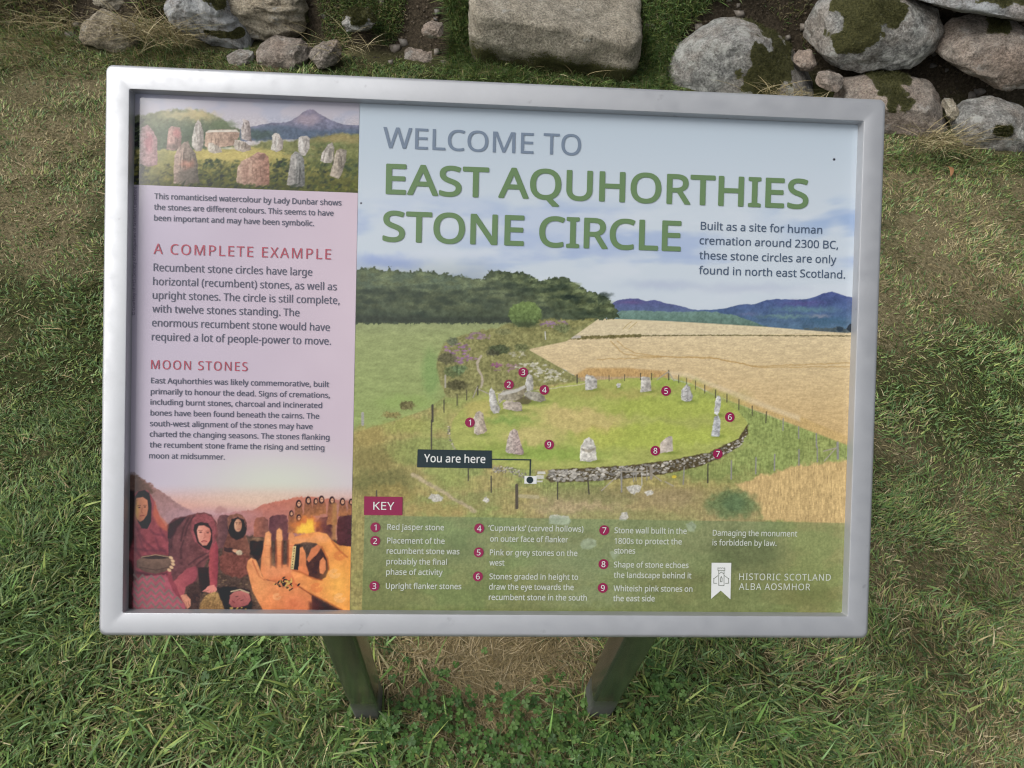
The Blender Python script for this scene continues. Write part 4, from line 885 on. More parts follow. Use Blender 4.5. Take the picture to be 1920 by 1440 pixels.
    E(933, 510, 6, 4, (92, 60, 52), soft=.5); E(958, 510, 6, 4, (92, 60, 52), soft=.5); Ln([(946, 515), (944, 534)], .8, (180, 126, 100)); Ln([(935, 552), (956, 551)], 1.0, (150, 84, 78)); Ln([(926, 500), (940, 499)], .7, (84, 56, 48)); Ln([(951, 499), (966, 500)], .7, (84, 56, 48))
    P([(860, 470), (890, 440), (940, 430), (1000, 460), (1010, 540), (990, 480), (940, 456), (890, 480), (870, 560)], (136, 92, 78), soft=1.2, wob=2, tex=.25, ts=3)
    P([(840, 690), (900, 700), (960, 730), (990, 740), (960, 760), (890, 740), (836, 720)], (64, 46, 46), soft=1.2, wob=2); E(925, 722, 26, 13, (214, 158, 128), soft=1, rot=15); E(955, 738, 24, 18, (196, 178, 150), soft=1, wob=2, tex=.2)
    P([(790, 760), (900, 740), (1040, 760), (1040, 900), (960, 940), (820, 900)], (120, 70, 62), soft=2, wob=3, tex=.25, ts=4, a=.85)
    P([(1030, 620), (1140, 620), (1140, 760), (1090, 800), (1040, 740)], (50, 38, 36), soft=1.5, wob=2, tex=.2); E(1088, 632, 60, 12, (140, 108, 84), soft=2, tex=.3, wob=2)
    # kneeling hooded person
    P([(350, 760), (356, 620), (390, 520), (450, 468), (540, 452), (610, 430), (680, 416), (740, 440), (780, 500), (790, 600), (760, 700), (700, 800), (660, 900), (600, 1000), (480, 1000), (380, 960)], (98, 62, 66), soft=1.2, wob=2, tex=.22, ts=6, col2=(120, 72, 72), grad='h')
    P([(352, 740), (360, 600), (410, 510), (490, 462), (540, 458), (470, 540), (420, 640), (400, 760)], (50, 38, 44), soft=3, a=.85)
    for k in range(30):
        x, y = rs.uniform(400, 720), rs.uniform(560, 880); r = rs.uniform(14, 34)
        for q in (1, .6): E(x, y, r * q, r * q * .8, np.array((150, 96, 92)) if q == 1 else (86, 54, 58), soft=1.6, a=.22)
    for x0, y0, x1, y1 in ((560, 460, 500, 640), (600, 450, 530, 600), (470, 520, 420, 700), (700, 740, 560, 830), (720, 760, 600, 860), (520, 640, 500, 780)): Ln([(x0, y0), ((x0 + x1) / 2 - 14, (y0 + y1) / 2), (x1, y1)], 3, (66, 42, 46), soft=2, a=.7)
    P([(575, 560), (580, 490), (620, 440), (690, 430), (750, 460), (775, 540), (770, 620), (745, 700), (700, 740), (660, 700), (600, 640)], (142, 78, 82), soft=1.5, wob=2, tex=.2, ts=4)
    P([(596, 560), (604, 516), (650, 496), (710, 505), (742, 560), (744, 650), (720, 716), (680, 700), (630, 660)], (52, 36, 42), soft=1.2)
    P([(622, 560), (636, 525), (680, 522), (722, 545), (735, 590), (726, 640), (700, 678), (668, 680), (640, 650), (628, 610)], (226, 162, 142), soft=1.2, col2=(200, 122, 106), grad='h')
    E(652, 576, 11, 6, (110, 70, 66), soft=.7); E(708, 580, 11, 6, (110, 70, 66), soft=.7); Ln([(636, 562), (666, 562)], 1.1, (120, 72, 66), a=.8); Ln([(694, 566), (724, 568)], 1.1, (120, 72, 66), a=.8)
    Ln([(684, 582), (688, 615), (676, 622)], 1.4, (176, 106, 94), a=.9); Ln([(660, 648), (678, 642), (700, 648)], 2.0, (150, 72, 74)); Ln([(664, 656), (694, 656)], 1.2, (196, 120, 110), a=.8)
    P([(720, 720), (770, 640), (790, 700), (790, 860), (780, 1010), (730, 1010), (715, 880)], (178, 84, 88), soft=1.2, wob=1.5, tex=.12, ts=6, col2=(136, 62, 72), grad='h')
    P([(410, 1040), (440, 960), (540, 860), (620, 840), (632, 900), (600, 990), (540, 1000), (520, 1080), (460, 1090)], (176, 92, 96), soft=1.4, wob=2, tex=.12, ts=8, col2=(146, 72, 82), grad='h')
    P([(540, 1000), (610, 960), (650, 1000), (640, 1200), (540, 1200)], (70, 52, 48), soft=2, wob=2, tex=.3)
    P([(630, 850), (715, 850), (720, 1000), (660, 1060), (640, 980)], (48, 36, 40), soft=2, a=.9)
    P([(490, 1070), (540, 1060), (575, 1100), (572, 1150), (548, 1180), (530, 1140), (500, 1100)], (208, 142, 116), soft=1, wob=1.5, tex=.15)
    for q in ([(536, 1120), (546, 1175)], [(552, 1112), (568, 1160)], [(520, 1110), (528, 1150)]): Ln(q, 1.0, (130, 78, 66), a=.8)
    P([(708, 1000), (760, 985), (782, 1020), (770, 1045), (740, 1060), (690, 1040), (664, 1040), (690, 1018)], (218, 140, 128), soft=1, wob=1)
    for q in ([(712, 1030), (676, 1042)], [(735, 1036), (722, 1058)], [(752, 1034), (748, 1060)]): Ln(q, 1.0, (150, 86, 80), a=.8)
    # person at the far left with bowl
    P([(30, 1300), (30, 420), (90, 300), (160, 252), (240, 250), (290, 330), (340, 470), (395, 560), (400, 760), (420, 900), (520, 1130), (560, 1300)], (146, 74, 80), soft=1.4, wob=2, tex=.18, ts=8, col2=(128, 60, 70), grad='v')
    for x0, y0, x1, y1 in ((150, 540, 300, 720), (170, 600, 260, 760), (330, 480, 390, 640), (140, 640, 180, 760), (300, 620, 380, 740), (260, 560, 360, 600), (120, 700, 380, 720)): Ln([(x0, y0), ((x0 + x1) / 2 - 18, (y0 + y1) / 2 + 10), (x1, y1)], 4, (98, 50, 62), soft=2.4, a=.6)
    P([(290, 330), (330, 430), (400, 520), (396, 570), (330, 540), (280, 450)], (196, 106, 78), soft=3, a=.7, wob=2)
    P([(140, 300), (165, 256), (215, 245), (250, 270), (268, 360), (265, 490), (235, 550), (190, 545), (150, 470)], (44, 38, 46), soft=1.2)
    P([(136, 330), (150, 308), (200, 300), (236, 325), (242, 390), (232, 440), (205, 480), (178, 494), (152, 470), (140, 420)], (206, 136, 104), soft=1.2, col2=(176, 112, 86), grad='v'); E(150, 400, 20, 70, (224, 186, 92), soft=4, a=.55)
    E(172, 382, 9, 5, (92, 56, 48), soft=.6); E(216, 378, 9, 5, (92, 56, 48), soft=.6); Ln([(194, 384), (190, 418), (200, 424)], 1.2, (140, 84, 66)); Ln([(178, 448), (210, 444)], 1.6, (138, 66, 62)); Ln([(160, 368), (184, 366)], 1, (84, 52, 46)); Ln([(206, 364), (228, 364)], 1, (84, 52, 46))
    P([(40, 240), (130, 250), (146, 330), (132, 470), (130, 620), (80, 760), (40, 760)], (40, 30, 34), soft=4, a=.9)
    P([(40, 760), (110, 800), (140, 900), (136, 1250), (40, 1250)], (44, 26, 30), soft=5, a=.85)
    # bowl
    P([(186, 775), (240, 756), (360, 752), (408, 770), (424, 800), (416, 850), (370, 885), (300, 902), (220, 886), (150, 850), (150, 800)], (126, 100, 86), soft=1.2, wob=1, tex=.14, ts=5, col2=(92, 72, 64), grad='v'); E(300, 770, 108, 16, (62, 50, 48), soft=1); Ln([(190, 770), (300, 752), (408, 770)], 1.4, (168, 140, 112)); Ln([(180, 850), (300, 872), (400, 850)], 2, (76, 58, 52), a=.7)
    for x, y in ((420, 775), (434, 800), (436, 825), (424, 850), (406, 872)): E(x, y, 17, 11, (214, 178, 140), soft=1, rot=30)
    P([(150, 880), (300, 905), (390, 890), (390, 910), (280, 930), (150, 900)], (72, 40, 50), soft=3, a=.8)
    # zigzag cloth
    P([(120, 960), (220, 920), (380, 905), (420, 1000), (470, 1080), (530, 1140), (540, 1200), (120, 1200)], (166, 88, 100), soft=2, wob=2, tex=.08)
    for r in range(7):
        y0 = 920 + r * 52
        q = [(130 + k * 34, y0 + (26 if k % 2 else -14) + k * 2.2) for k in range(13)]
        q = [p for p in q if p[0] < 330 + (p[1] - 880) * .72 and p[1] < 1215]
        if len(q) > 1: Ln(q, 3.4, (122, 108, 102), soft=.9, a=.9)
    for k in range(6):
        y = rs.uniform(860, 1190); E(90, y, 40, 30, (98, 38, 48), soft=8, a=.3)
    # spotted clay pot and lying face
    P([(640, 1200), (650, 1130), (690, 1070), (760, 1042), (810, 1060), (836, 1120), (838, 1200)], (176, 142, 92), soft=1.5, wob=2, tex=.3, ts=2.5, col2=(138, 104, 66), grad='v')
    for k in range(46): E(rs.uniform(665, 826), rs.uniform(1080, 1190), 4.5, 3, (112, 82, 54), soft=.6, a=.8)
    P([(780, 1010), (870, 1000), (1040, 1030), (1060, 1130), (1040, 1200), (850, 1200), (800, 1080)], (44, 34, 36), soft=2, wob=2)
    P([(872, 1130), (880, 1070), (920, 1040), (990, 1030), (1035, 1060), (1048, 1105), (1020, 1145), (950, 1165), (895, 1160)], (190, 116, 108), soft=1.2, wob=1, col2=(148, 82, 82), grad='v')
    Ln([(890, 1040), (960, 1024), (1030, 1050)], 2.6, (190, 170, 140), soft=.9); Ln([(925, 1082), (945, 1076)], 1.4, (96, 56, 56)); Ln([(965, 1112), (985, 1104)], 1.4, (96, 56, 56)); Ln([(935, 1110), (952, 1096), (960, 1092)], 1.4, (134, 74, 72)); Ln([(900, 1112), (918, 1128)], 1.8, (128, 60, 64)); Ln([(990, 1070), (1010, 1100)], 1, (130, 76, 74), a=.7)
    for k in range(14): E(rs.uniform(870, 1010), rs.uniform(1165, 1195), 7, 5, (186, 152, 84), soft=.8)
    # big foreground hands, lit by the fire
    SK1, SK2 = (232, 156, 104), (208, 112, 74)
    P([(1480, 800), (1600, 700), (1700, 640), (1740, 900), (1640, 1000), (1500, 960), (1440, 880)], (74, 46, 42), soft=3, a=.9, wob=2, tex=.2)
    P([(1400, 1000), (1540, 1080), (1700, 1170), (1840, 1210), (1840, 1260), (1100, 1260), (1300, 1120)], (62, 40, 40), soft=3, wob=2, tex=.2)
    P([(1012, 850), (1020, 800), (1050, 775), (1085, 790), (1110, 850), (1135, 920), (1180, 955), (1260, 940), (1300, 1000), (1420, 1000), (1520, 1070), (1530, 1260), (1180, 1260), (1120, 1150), (1060, 1040)], SK1, soft=1.4, wob=1, tex=.10, ts=10, col2=(222, 132, 80), grad='v')
    P([(1120, 880), (1130, 760), (1150, 640), (1160, 580), (1185, 566), (1205, 590), (1204, 700), (1200, 830), (1240, 850), (1240, 660), (1246, 560), (1268, 542), (1290, 560), (1292, 700), (1290, 830), (1330, 830), (1335, 640), (1340, 590), (1366, 570), (1386, 600), (1384, 760), (1380, 860), (1420, 840), (1424, 700), (1450, 690), (1472, 740), (1480, 830), (1500, 900), (1480, 980), (1380, 1020), (1240, 960), (1150, 940)], SK1, soft=1.3, wob=1, tex=.09, ts=10, col2=(216, 120, 76), grad='v')
    for q in ([(1204, 700), (1202, 850)], [(1242, 640), (1244, 850)], [(1292, 650), (1290, 850)], [(1336, 640), (1334, 840)]): Ln(q, 4, (110, 58, 46), soft=1.6, a=.7)
    for x, y in ((1178, 680), (1180, 770), (1268, 650), (1268, 760), (1360, 680), (1362, 780)): Ln([(x - 20, y), (x + 20, y + 3)], 1.2, (178, 92, 64), soft=1, a=.7)
    E(1180, 800, 40, 60, (242, 178, 120), soft=10, a=.5); E(1268, 620, 16, 50, (244, 186, 132), soft=6, a=.6); E(1178, 640, 16, 50, (244, 186, 132), soft=6, a=.6)
    P([(1130, 890), (1200, 840), (1340, 830), (1400, 850), (1400, 890), (1260, 930), (1180, 940)], (240, 160, 112), soft=8, a=.6)
    Ln([(1060, 800), (1080, 850), (1110, 920), (1150, 950)], 2, (176, 92, 62), soft=1.6, a=.8); Ln([(1150, 945), (1230, 960), (1300, 1010)], 2, (160, 84, 60), soft=1.6, a=.7)
    # the second hand, thumb below, fingers bent over the comb
    P([(1355, 650), (1390, 610), (1480, 585), (1580, 572), (1640, 590), (1680, 640), (1740, 680), (1840, 690), (1840, 1215), (1740, 1180), (1600, 1100), (1480, 1040), (1400, 980), (1360, 900), (1375, 870), (1420, 875), (1500, 920), (1590, 950), (1630, 930), (1655, 860), (1640, 780), (1600, 700), (1560, 660), (1480, 652), (1400, 668), (1365, 672)], (232, 148, 92), soft=1.4, wob=1.2, tex=.10, ts=12, col2=(236, 160, 80), grad='h')
    E(1720, 980, 90, 130, (248, 186, 92), soft=22, a=.7); E(1600, 620, 60, 28, (240, 172, 124), soft=9, a=.6); E(1450, 640, 70, 16, (238, 170, 124), soft=6, a=.6)
    P([(1580, 850), (1585, 800), (1610, 770), (1630, 800), (1632, 870), (1610, 905), (1585, 895)], (222, 138, 92), soft=1.2); P([(1480, 790), (1520, 700), (1570, 670), (1600, 690), (1560, 750), (1500, 810)], (214, 128, 86), soft=1.4, wob=1)
    for q in ([(1375, 872), (1440, 890), (1530, 935), (1600, 950)], [(1400, 985), (1500, 1050), (1620, 1110), (1760, 1185)], [(1600, 690), (1645, 780), (1655, 870)], [(1680, 645), (1740, 720), (1800, 770)]): Ln(q, 2.6, (160, 80, 48), soft=2, a=.7)
    for k in range(16):                               # soft spiral skin painting
        x, y = ((1740, 760), (1700, 900), (1560, 1010), (1740, 1090), (1380, 1130), (1250, 1080))[k % 6]; r = 16 + 13 * (k // 6)
        Ln([(x + r * math.cos(t), y + .8 * r * math.sin(t)) for t in np.linspace(0, 5.2, 14)], 2.2, (250, 196, 138) if k % 2 else (212, 112, 66), soft=1.6, a=.5)
    P([(1382, 680), (1430, 672), (1424, 780), (1414, 872), (1356, 864), (1366, 770)], (42, 32, 36), soft=1); P([(1374, 686), (1400, 682), (1392, 780), (1380, 868), (1356, 862), (1364, 770)], (214, 190, 132), soft=.8, tex=.1)
    for k in range(8): E(1386 - k * 2.6, 702 + k * 21, 4.5, 4.5, (70, 46, 40), soft=.5)
    for k in range(34): E(1320 + rs.randn() * 34, 960 + rs.randn() * 26 + 8, rs.uniform(8, 18), rs.uniform(4, 8), [(56, 44, 38), (210, 176, 96), (104, 78, 50), (40, 32, 34)][rs.randint(4)], rot=rs.uniform(0, 180), soft=.7)
    P([(1500, 1120), (1620, 1130), (1740, 1190), (1720, 1260), (1500, 1260)], (62, 36, 38), soft=4, a=.8, tex=.2)
    E(1400, 1150, 110, 80, (214, 116, 86), soft=20, a=.45); E(1120, 1000, 50, 90, (240, 168, 106), soft=14, a=.5)
    c.field(lambda X, Y, C: C * (1 + .16 * (fbm(X / 9, Y / 8, 4, 81) - .5) * smooth01((Y - 960) / 40) + .10 * (fbm(X / 2.4, Y / 2.4, 2, 82) - .5) * smooth01((Y - 900) / 40))[..., None])
    return c.build('picture', 0.0001, PANEL)
tag(gathering(), 'dusk scene of hooded people by a fire with large painted hands in front')

def column():
    c = Canvas(XL, XD - STEP * .5, YG, YW, .003)
    c.field(lambda X, Y, C: lilac(X, Y)); return c.build('tinted_column', 0.0, PANEL)
column()

# ------------------------------------------------------------------ lettering
def load_font(names):
    try:
        d = bpy.utils.system_resource('DATAFILES', path='fonts')
        for n in names:
            p = os.path.join(d, n)
            if os.path.exists(p): return bpy.data.fonts.load(p)
    except Exception: pass
    return None
FB = FT = load_font(['NotoSansKhmer-VariableFont_wdth,wght.woff2', 'NotoSansHebrew-Regular.woff2', 'Inter.woff2'])
def glyphs(text, font, space=1.0):
    cu = bpy.data.curves.new('type', 'FONT'); cu.body = text; cu.resolution_u = 4; cu.space_character = space
    if font: cu.font = font
    ob = bpy.data.objects.new('type', cu); COL.objects.link(ob); bpy.context.view_layer.update()
    me = bpy.data.meshes.new_from_object(ob.evaluated_get(bpy.context.evaluated_depsgraph_get()))
    V = np.array([v.co[:2] for v in me.vertices]); Fc = [list(p.vertices) for p in me.polygons]
    bpy.data.objects.remove(ob); bpy.data.curves.remove(cu); bpy.data.meshes.remove(me)
    return V, Fc
class Block:
    def __init__(s): s.V = []; s.F = []; s.M = []; s.n = 0
    def add(s, V2, Fc, z, mi=0):
        V2 = np.asarray(V2, float); s.V.append(np.column_stack([V2, np.full(len(V2), PDEP + z)])); s.F += [[i + s.n for i in f] for f in Fc]; s.M += [mi] * len(Fc); s.n += len(V2); return s
    def text(s, t, p0, p1, font=None, bold=0.0, z=.0006, mi=0, cap=None, space=1.0, vert=False):
        """Set t so that its baseline runs from p0 to p1 (marks on the print); bold = stroke growth in em."""
        V, Fc = glyphs(t, font, space); a, b = panel(*p0), panel(*p1)
        k = (V[:, 0].max() - V[:, 0].min())
        if vert:
            L = b[1] - a[1]; sc_ = sy = L / k; X = (a[0] + b[0]) / 2 - V[:, 1] * sc_; Y = a[1] + (V[:, 0] - V[:, 0].min()) * sc_
        else:
            L = b[0] - a[0]; sc_ = sy = L / k
            if cap:
                hc = panel(p0[0], p0[1] - cap)[1] - panel(*p0)[1]; E_, _f = glyphs('E', font); hE = E_[:, 1].max() - E_[:, 1].min()
                sy = hc / hE; bb = bold * hc; sc_ = (L - 2 * bb) / k; sy = (hc - 2 * bb) / hE
            X = a[0] + (V[:, 0] - V[:, 0].min()) * sc_ + (bold * hc if cap else 0); Y = (a[1] + b[1]) / 2 + V[:, 1] * sy + (bold * hc if cap else 0)
        P = np.stack([X, Y], 1)
        if bold <= 0: return s.add(P, Fc, z, mi)
        r = bold * (hc if cap else sy); n = 12 if cap and bold > .02 else 4
        for q in range(n):
            an = 6.28319 * (q + .5) / n; s.add(P + r * np.array([math.cos(an), math.sin(an)]), Fc, z + q * .000012, mi)
        return s.add(P, Fc, z + n * .000012, mi)
    def poly(s, pts, z, mi=0): return s.add([panel(*p) for p in pts], [list(range(len(pts)))[::-1]], z, mi)
    def disc(s, x, y, r, z, mi=0, n=40):
        c = panel(x, y); R = abs(panel(x + r, y)[0] - c[0]); return s.add([(c[0] + R * math.cos(6.28319 * k / n), c[1] + R * math.sin(6.28319 * k / n)) for k in range(n)], [list(range(n))], z, mi)
    def stroke(s, pts, wd, z, mi=0):
        for a, b in zip(pts[:-1], pts[1:]):
            a, b = np.array(a, float), np.array(b, float); d = (b - a) / np.linalg.norm(b - a); nn = np.array([-d[1], d[0]]) * wd / 2; a = a - d * wd / 2 * .9; b = b + d * wd / 2 * .9
            s.poly([a + nn, b + nn, b - nn, a - nn][::-1], z, mi)
        return s
    def build(s, name, mats, label=None):
        o = mesh_np(name, BWORLD(np.concatenate(s.V)), s.F, mats, PANEL, origin=BC, matidx=s.M)
        if label: o['label'] = label
        return o
K_BODY = ink_mat('ink_slate', (98, 100, 116)); K_BODY2 = ink_mat('ink_blue_slate', (84, 98, 118)); K_HEAD = ink_mat('ink_rose', (180, 92, 106)); K_GREEN = ink_mat('ink_moss_green', (110, 136, 98)); K_GREY = ink_mat('ink_blue_grey', (122, 136, 154))
K_PALE = ink_mat('ink_pale', (206, 212, 200)); K_WHITE = ink_mat('ink_white', (226, 228, 226)); K_WINE = ink_mat('ink_wine', (146, 50, 84)); K_DARK = ink_mat('ink_charcoal', (48, 60, 64)); K_CREDIT = ink_mat('ink_credit', (110, 102, 122)); K_LINE = ink_mat('ink_emblem', (96, 104, 88))
t = Block(); t.text('WELCOME', (718, 277.5), (1000, 288.8), FT, .012, cap=39.5).text('TO', (1018.3, 289.3), (1089, 291.8), FT, .012, cap=39.5); t.build('title', [K_GREY], 'blue grey line reading WELCOME TO')
t = Block(); t.text('EAST', (723, 364), (916, 371.5), FT, .030, cap=57.5).text('AQUHORTHIES', (933.75, 373), (1515, 390.5), FT, .030, cap=57.5); t.build('title', [K_GREEN], 'large green line reading EAST AQUHORTHIES')
t = Block(); t.text('STONE', (717, 453), (982, 461.5), FT, .030, cap=58).text('CIRCLE', (1010, 463.5), (1276, 471.3), FT, .030, cap=58); t.build('title', [K_GREEN], 'large green line reading STONE CIRCLE')
def para(name, lines, m, bold, font=FB, **kw):
    b = Block()
    for q in lines: b.text(q[0], q[1], q[2], font, bold, **kw)
    return b.build(name, [m])
para('paragraph', [('Built as a site for human', (1313.2, 431.2), (1541, 438.3)), ('cremation around 2300 BC,', (1311, 458.8), (1571, 466.1)), ('these stone circles are only', (1310.6, 487.2), (1567.6, 493)), ('found in north east Scotland.', (1309.8, 514.6), (1584, 522.1))], K_BODY2, .016, cap=15.0)
para('caption', [('This romanticised watercolour by Lady Dunbar shows', (289.4, 372.8), (640.2, 386)), ('the stones are different colours. This seems to have', (288.9, 392.7), (625.3, 405.9)), ('been important and may have been symbolic.', (288.9, 413.1), (588.7, 425.1))], K_BODY, .018, cap=10.9)
para('heading', [('A COMPLETE EXAMPLE', (288, 475.9), (620.5, 486.9))], K_HEAD, .004, FT, cap=19.5, space=1.12)
para('paragraph', [('Recumbent stone circles have large', (288, 508.2), (585.3, 517.3)), ('horizontal (recumbent) stones, as well as', (287, 534.1), (631.3, 544.9)), ('upright stones. The circle is still complete,', (286.3, 560), (636.6, 570.5)), ('with twelve stones standing. The', (285.8, 585.6), (561.4, 593.5)), ('enormous recumbent stone would have', (285.1, 612.4), (618.2, 620.3)), ('required a lot of people-power to move.', (284.6, 638.3), (620.5, 646.7))], K_BODY, .006, cap=14.4)
para('heading', [('MOON STONES', (283.2, 692), (464.1, 695.8))], K_HEAD, .004, FT, cap=17, space=1.12)
para('paragraph', [('East Aquhorthies was likely commemorative, built', (283.2, 718.6), (617, 725.8)), ('primarily to honour the dead. Signs of cremations,', (282.7, 739.4), (618.6, 745.9)), ('including burnt stones, charcoal and incinerated', (282.2, 759.1), (603.8, 765.1)), ('bones have been found beneath the cairns. The', (282.2, 779.4), (598.5, 785)), ('south-west alignment of the stones may have', (281.3, 799.3), (586.3, 804.6)), ('charted the changing seasons. The stones flanking', (280.8, 819.7), (617.7, 824)), ('the recumbent stone frame the rising and setting', (280.8, 839.3), (608.1, 844.1)), ('moon at midsummer.', (279.8, 860), (421.7, 861.4))], K_BODY, .018, cap=10.6)
b = Block(); b.text('\u00a9 Courtesy of HES (Society of Antiquaries of Scotland Collection)', (253.5, 591), (256.5, 351), FB, .0, vert=True); b.build('credit_line', [K_CREDIT])
para('notice', [('Damaging the monument', (1336, 1003.8), (1494.2, 1006.2)), ('is forbidden by law.', (1335.4, 1022.3), (1455.4, 1023.6))], K_PALE, .012, cap=10.9)
KEYS = [[('Red jasper stone', (726.3, 993.3), (832.5, 993.8))],
 [('Placement of the', (725.8, 1018.8), (833.8, 1019.5)), ('recumbent stone was', (725, 1038.3), (861.5, 1038.8)), ('probably the final', (724.5, 1058), (838, 1058.5)), ('phase of activity', (724, 1077.5), (830, 1078))],
 [('Upright flanker stones', (723.5, 1103.8), (865, 1104.3))],
 [("\u2018Cupmarks\u2019 (carved hollows)", (915.5, 995.5), (1093.8, 996.3)), ('on outer face of flanker', (918.8, 1015.8), (1065, 1016.3))],
 [('Pink or grey stones on the', (918.3, 1041.3), (1082.5, 1042)), ('west', (917.5, 1060), (945.8, 1060.3))],
 [('Stones graded in height to', (917.5, 1086), (1083.8, 1087)), ('draw the eye towards the', (916.8, 1105.5), (1075.5, 1106)), ('recumbent stone in the south', (916.3, 1125), (1100, 1125.5))],
 [('Stone wall built in the', (1151.8, 999.7), (1287.2, 1000.7)), ('1800s to protect the', (1151.8, 1019.5), (1278, 1020.5)), ('stones', (1151.2, 1037.7), (1190.8, 1038))],
 [('Shape of stone echoes', (1150.7, 1063.7), (1290.6, 1064.8)), ('the landscape behind it', (1150.5, 1083.3), (1296, 1084.3))],
 [('Whiteish pink stones on', (1150, 1108), (1298, 1109.6)), ('the east side', (1149.4, 1126.8), (1227.3, 1127.5))]]
for k in KEYS: para('key_entry', k, K_PALE, .018, cap=10.9)
def badge(n, x, y, r):
    b = Block(); b.disc(x, y, r, .0006, 0)
    V, Fc = glyphs(str(n), FB); c = panel(x, y); h = 2 * abs(panel(x + r, y)[0] - c[0]) * .58; s = h / (V[:, 1].max() - V[:, 1].min())
    V = (V - (V.max(0) + V.min(0)) / 2) * s + c; b.add(V, Fc, .0009, 1); return b.build('number_badge', [K_WINE, K_WHITE])
for n, x, y in ((1, 881, 792), (2, 954, 721), (3, 981, 698), (4, 1020.5, 731), (5, 1248.5, 733), (6, 1368, 782), (7, 1345.5, 851), (8, 1228.5, 845), (9, 1029.5, 833.5)): badge(n, x, y, 9.2)
for n, x, y in ((1, 704, 988.5), (2, 703.5, 1014), (3, 702, 1098.5), (4, 898.5, 990.5), (5, 897.5, 1035.5), (6, 896, 1080.5), (7, 1132.8, 994), (8, 1131.3, 1057.5), (9, 1130, 1102)): badge(n, x, y, 9.4)
b = Block(); b.poly([(683, 930.5), (755, 931.5), (754.5, 966), (682.5, 965.5)], .0006, 0); b.text('KEY', (700, 955.2), (739.3, 955.8), FT, .0, z=.0009, mi=1, cap=14.5); b.build('key_tag', [K_WINE, K_WHITE])
b = Block(); b.poly([(783, 842.3), (922, 844.6), (922.3, 878.3), (782, 876)], .0006, 0); b.text('You are here', (795, 866.5), (910, 868), FB, .018, z=.0009, mi=1, cap=15.2)
b.stroke([(921, 861), (994.3, 862), (993.6, 893)], 2.4, .0006, 0); b.poly([(983.5, 892), (1006.5, 892.6), (1006, 907), (983, 906.6)], .0007, 1); b.disc(993.3, 899.7, 6.4, .0010, 0); b.build('pointer_tag', [K_DARK, K_WHITE])
b = Block(); b.poly([(1334, 1054.9), (1370.8, 1055.1), (1369.2, 1123.4), (1351.2, 1107), (1333, 1122.6)], .0006, 0)
zz = lambda x, y: (1120 + x * .26042, 920 + y * .26042)
for q in ([(866, 572), (866, 554), (875, 557), (882, 554), (892, 557), (900, 554), (908, 557), (916, 554), (916, 572), (866, 572)], [(872, 572), (872, 681), (910, 681), (910, 572)], [(876, 596), (891, 584), (906, 596)], [(884, 654), (884, 628), (890, 616), (896, 628), (896, 654), (884, 654)], [(866, 610), (838, 632)], [(834, 630), (837, 634), (836, 665), (858, 665)], [(914, 610), (942, 632)], [(945, 630), (942, 634), (943, 665), (920, 665)]):
    b.stroke([zz(*p) for p in q], .9, .0009, 1)
b.text('HISTORIC SCOTLAND', (1385.6, 1086.9), (1557, 1088.7), FT, .0, z=.0006, mi=2, cap=12.2, space=1.06).text('ALBA AOSMHOR', (1385, 1105.4), (1518.4, 1106.4), FT, .0, z=.0006, mi=2, cap=12.2, space=1.06)
b.build('emblem', [K_WHITE, K_LINE, K_PALE], 'white pennant with a castle outline and two lines of capitals')

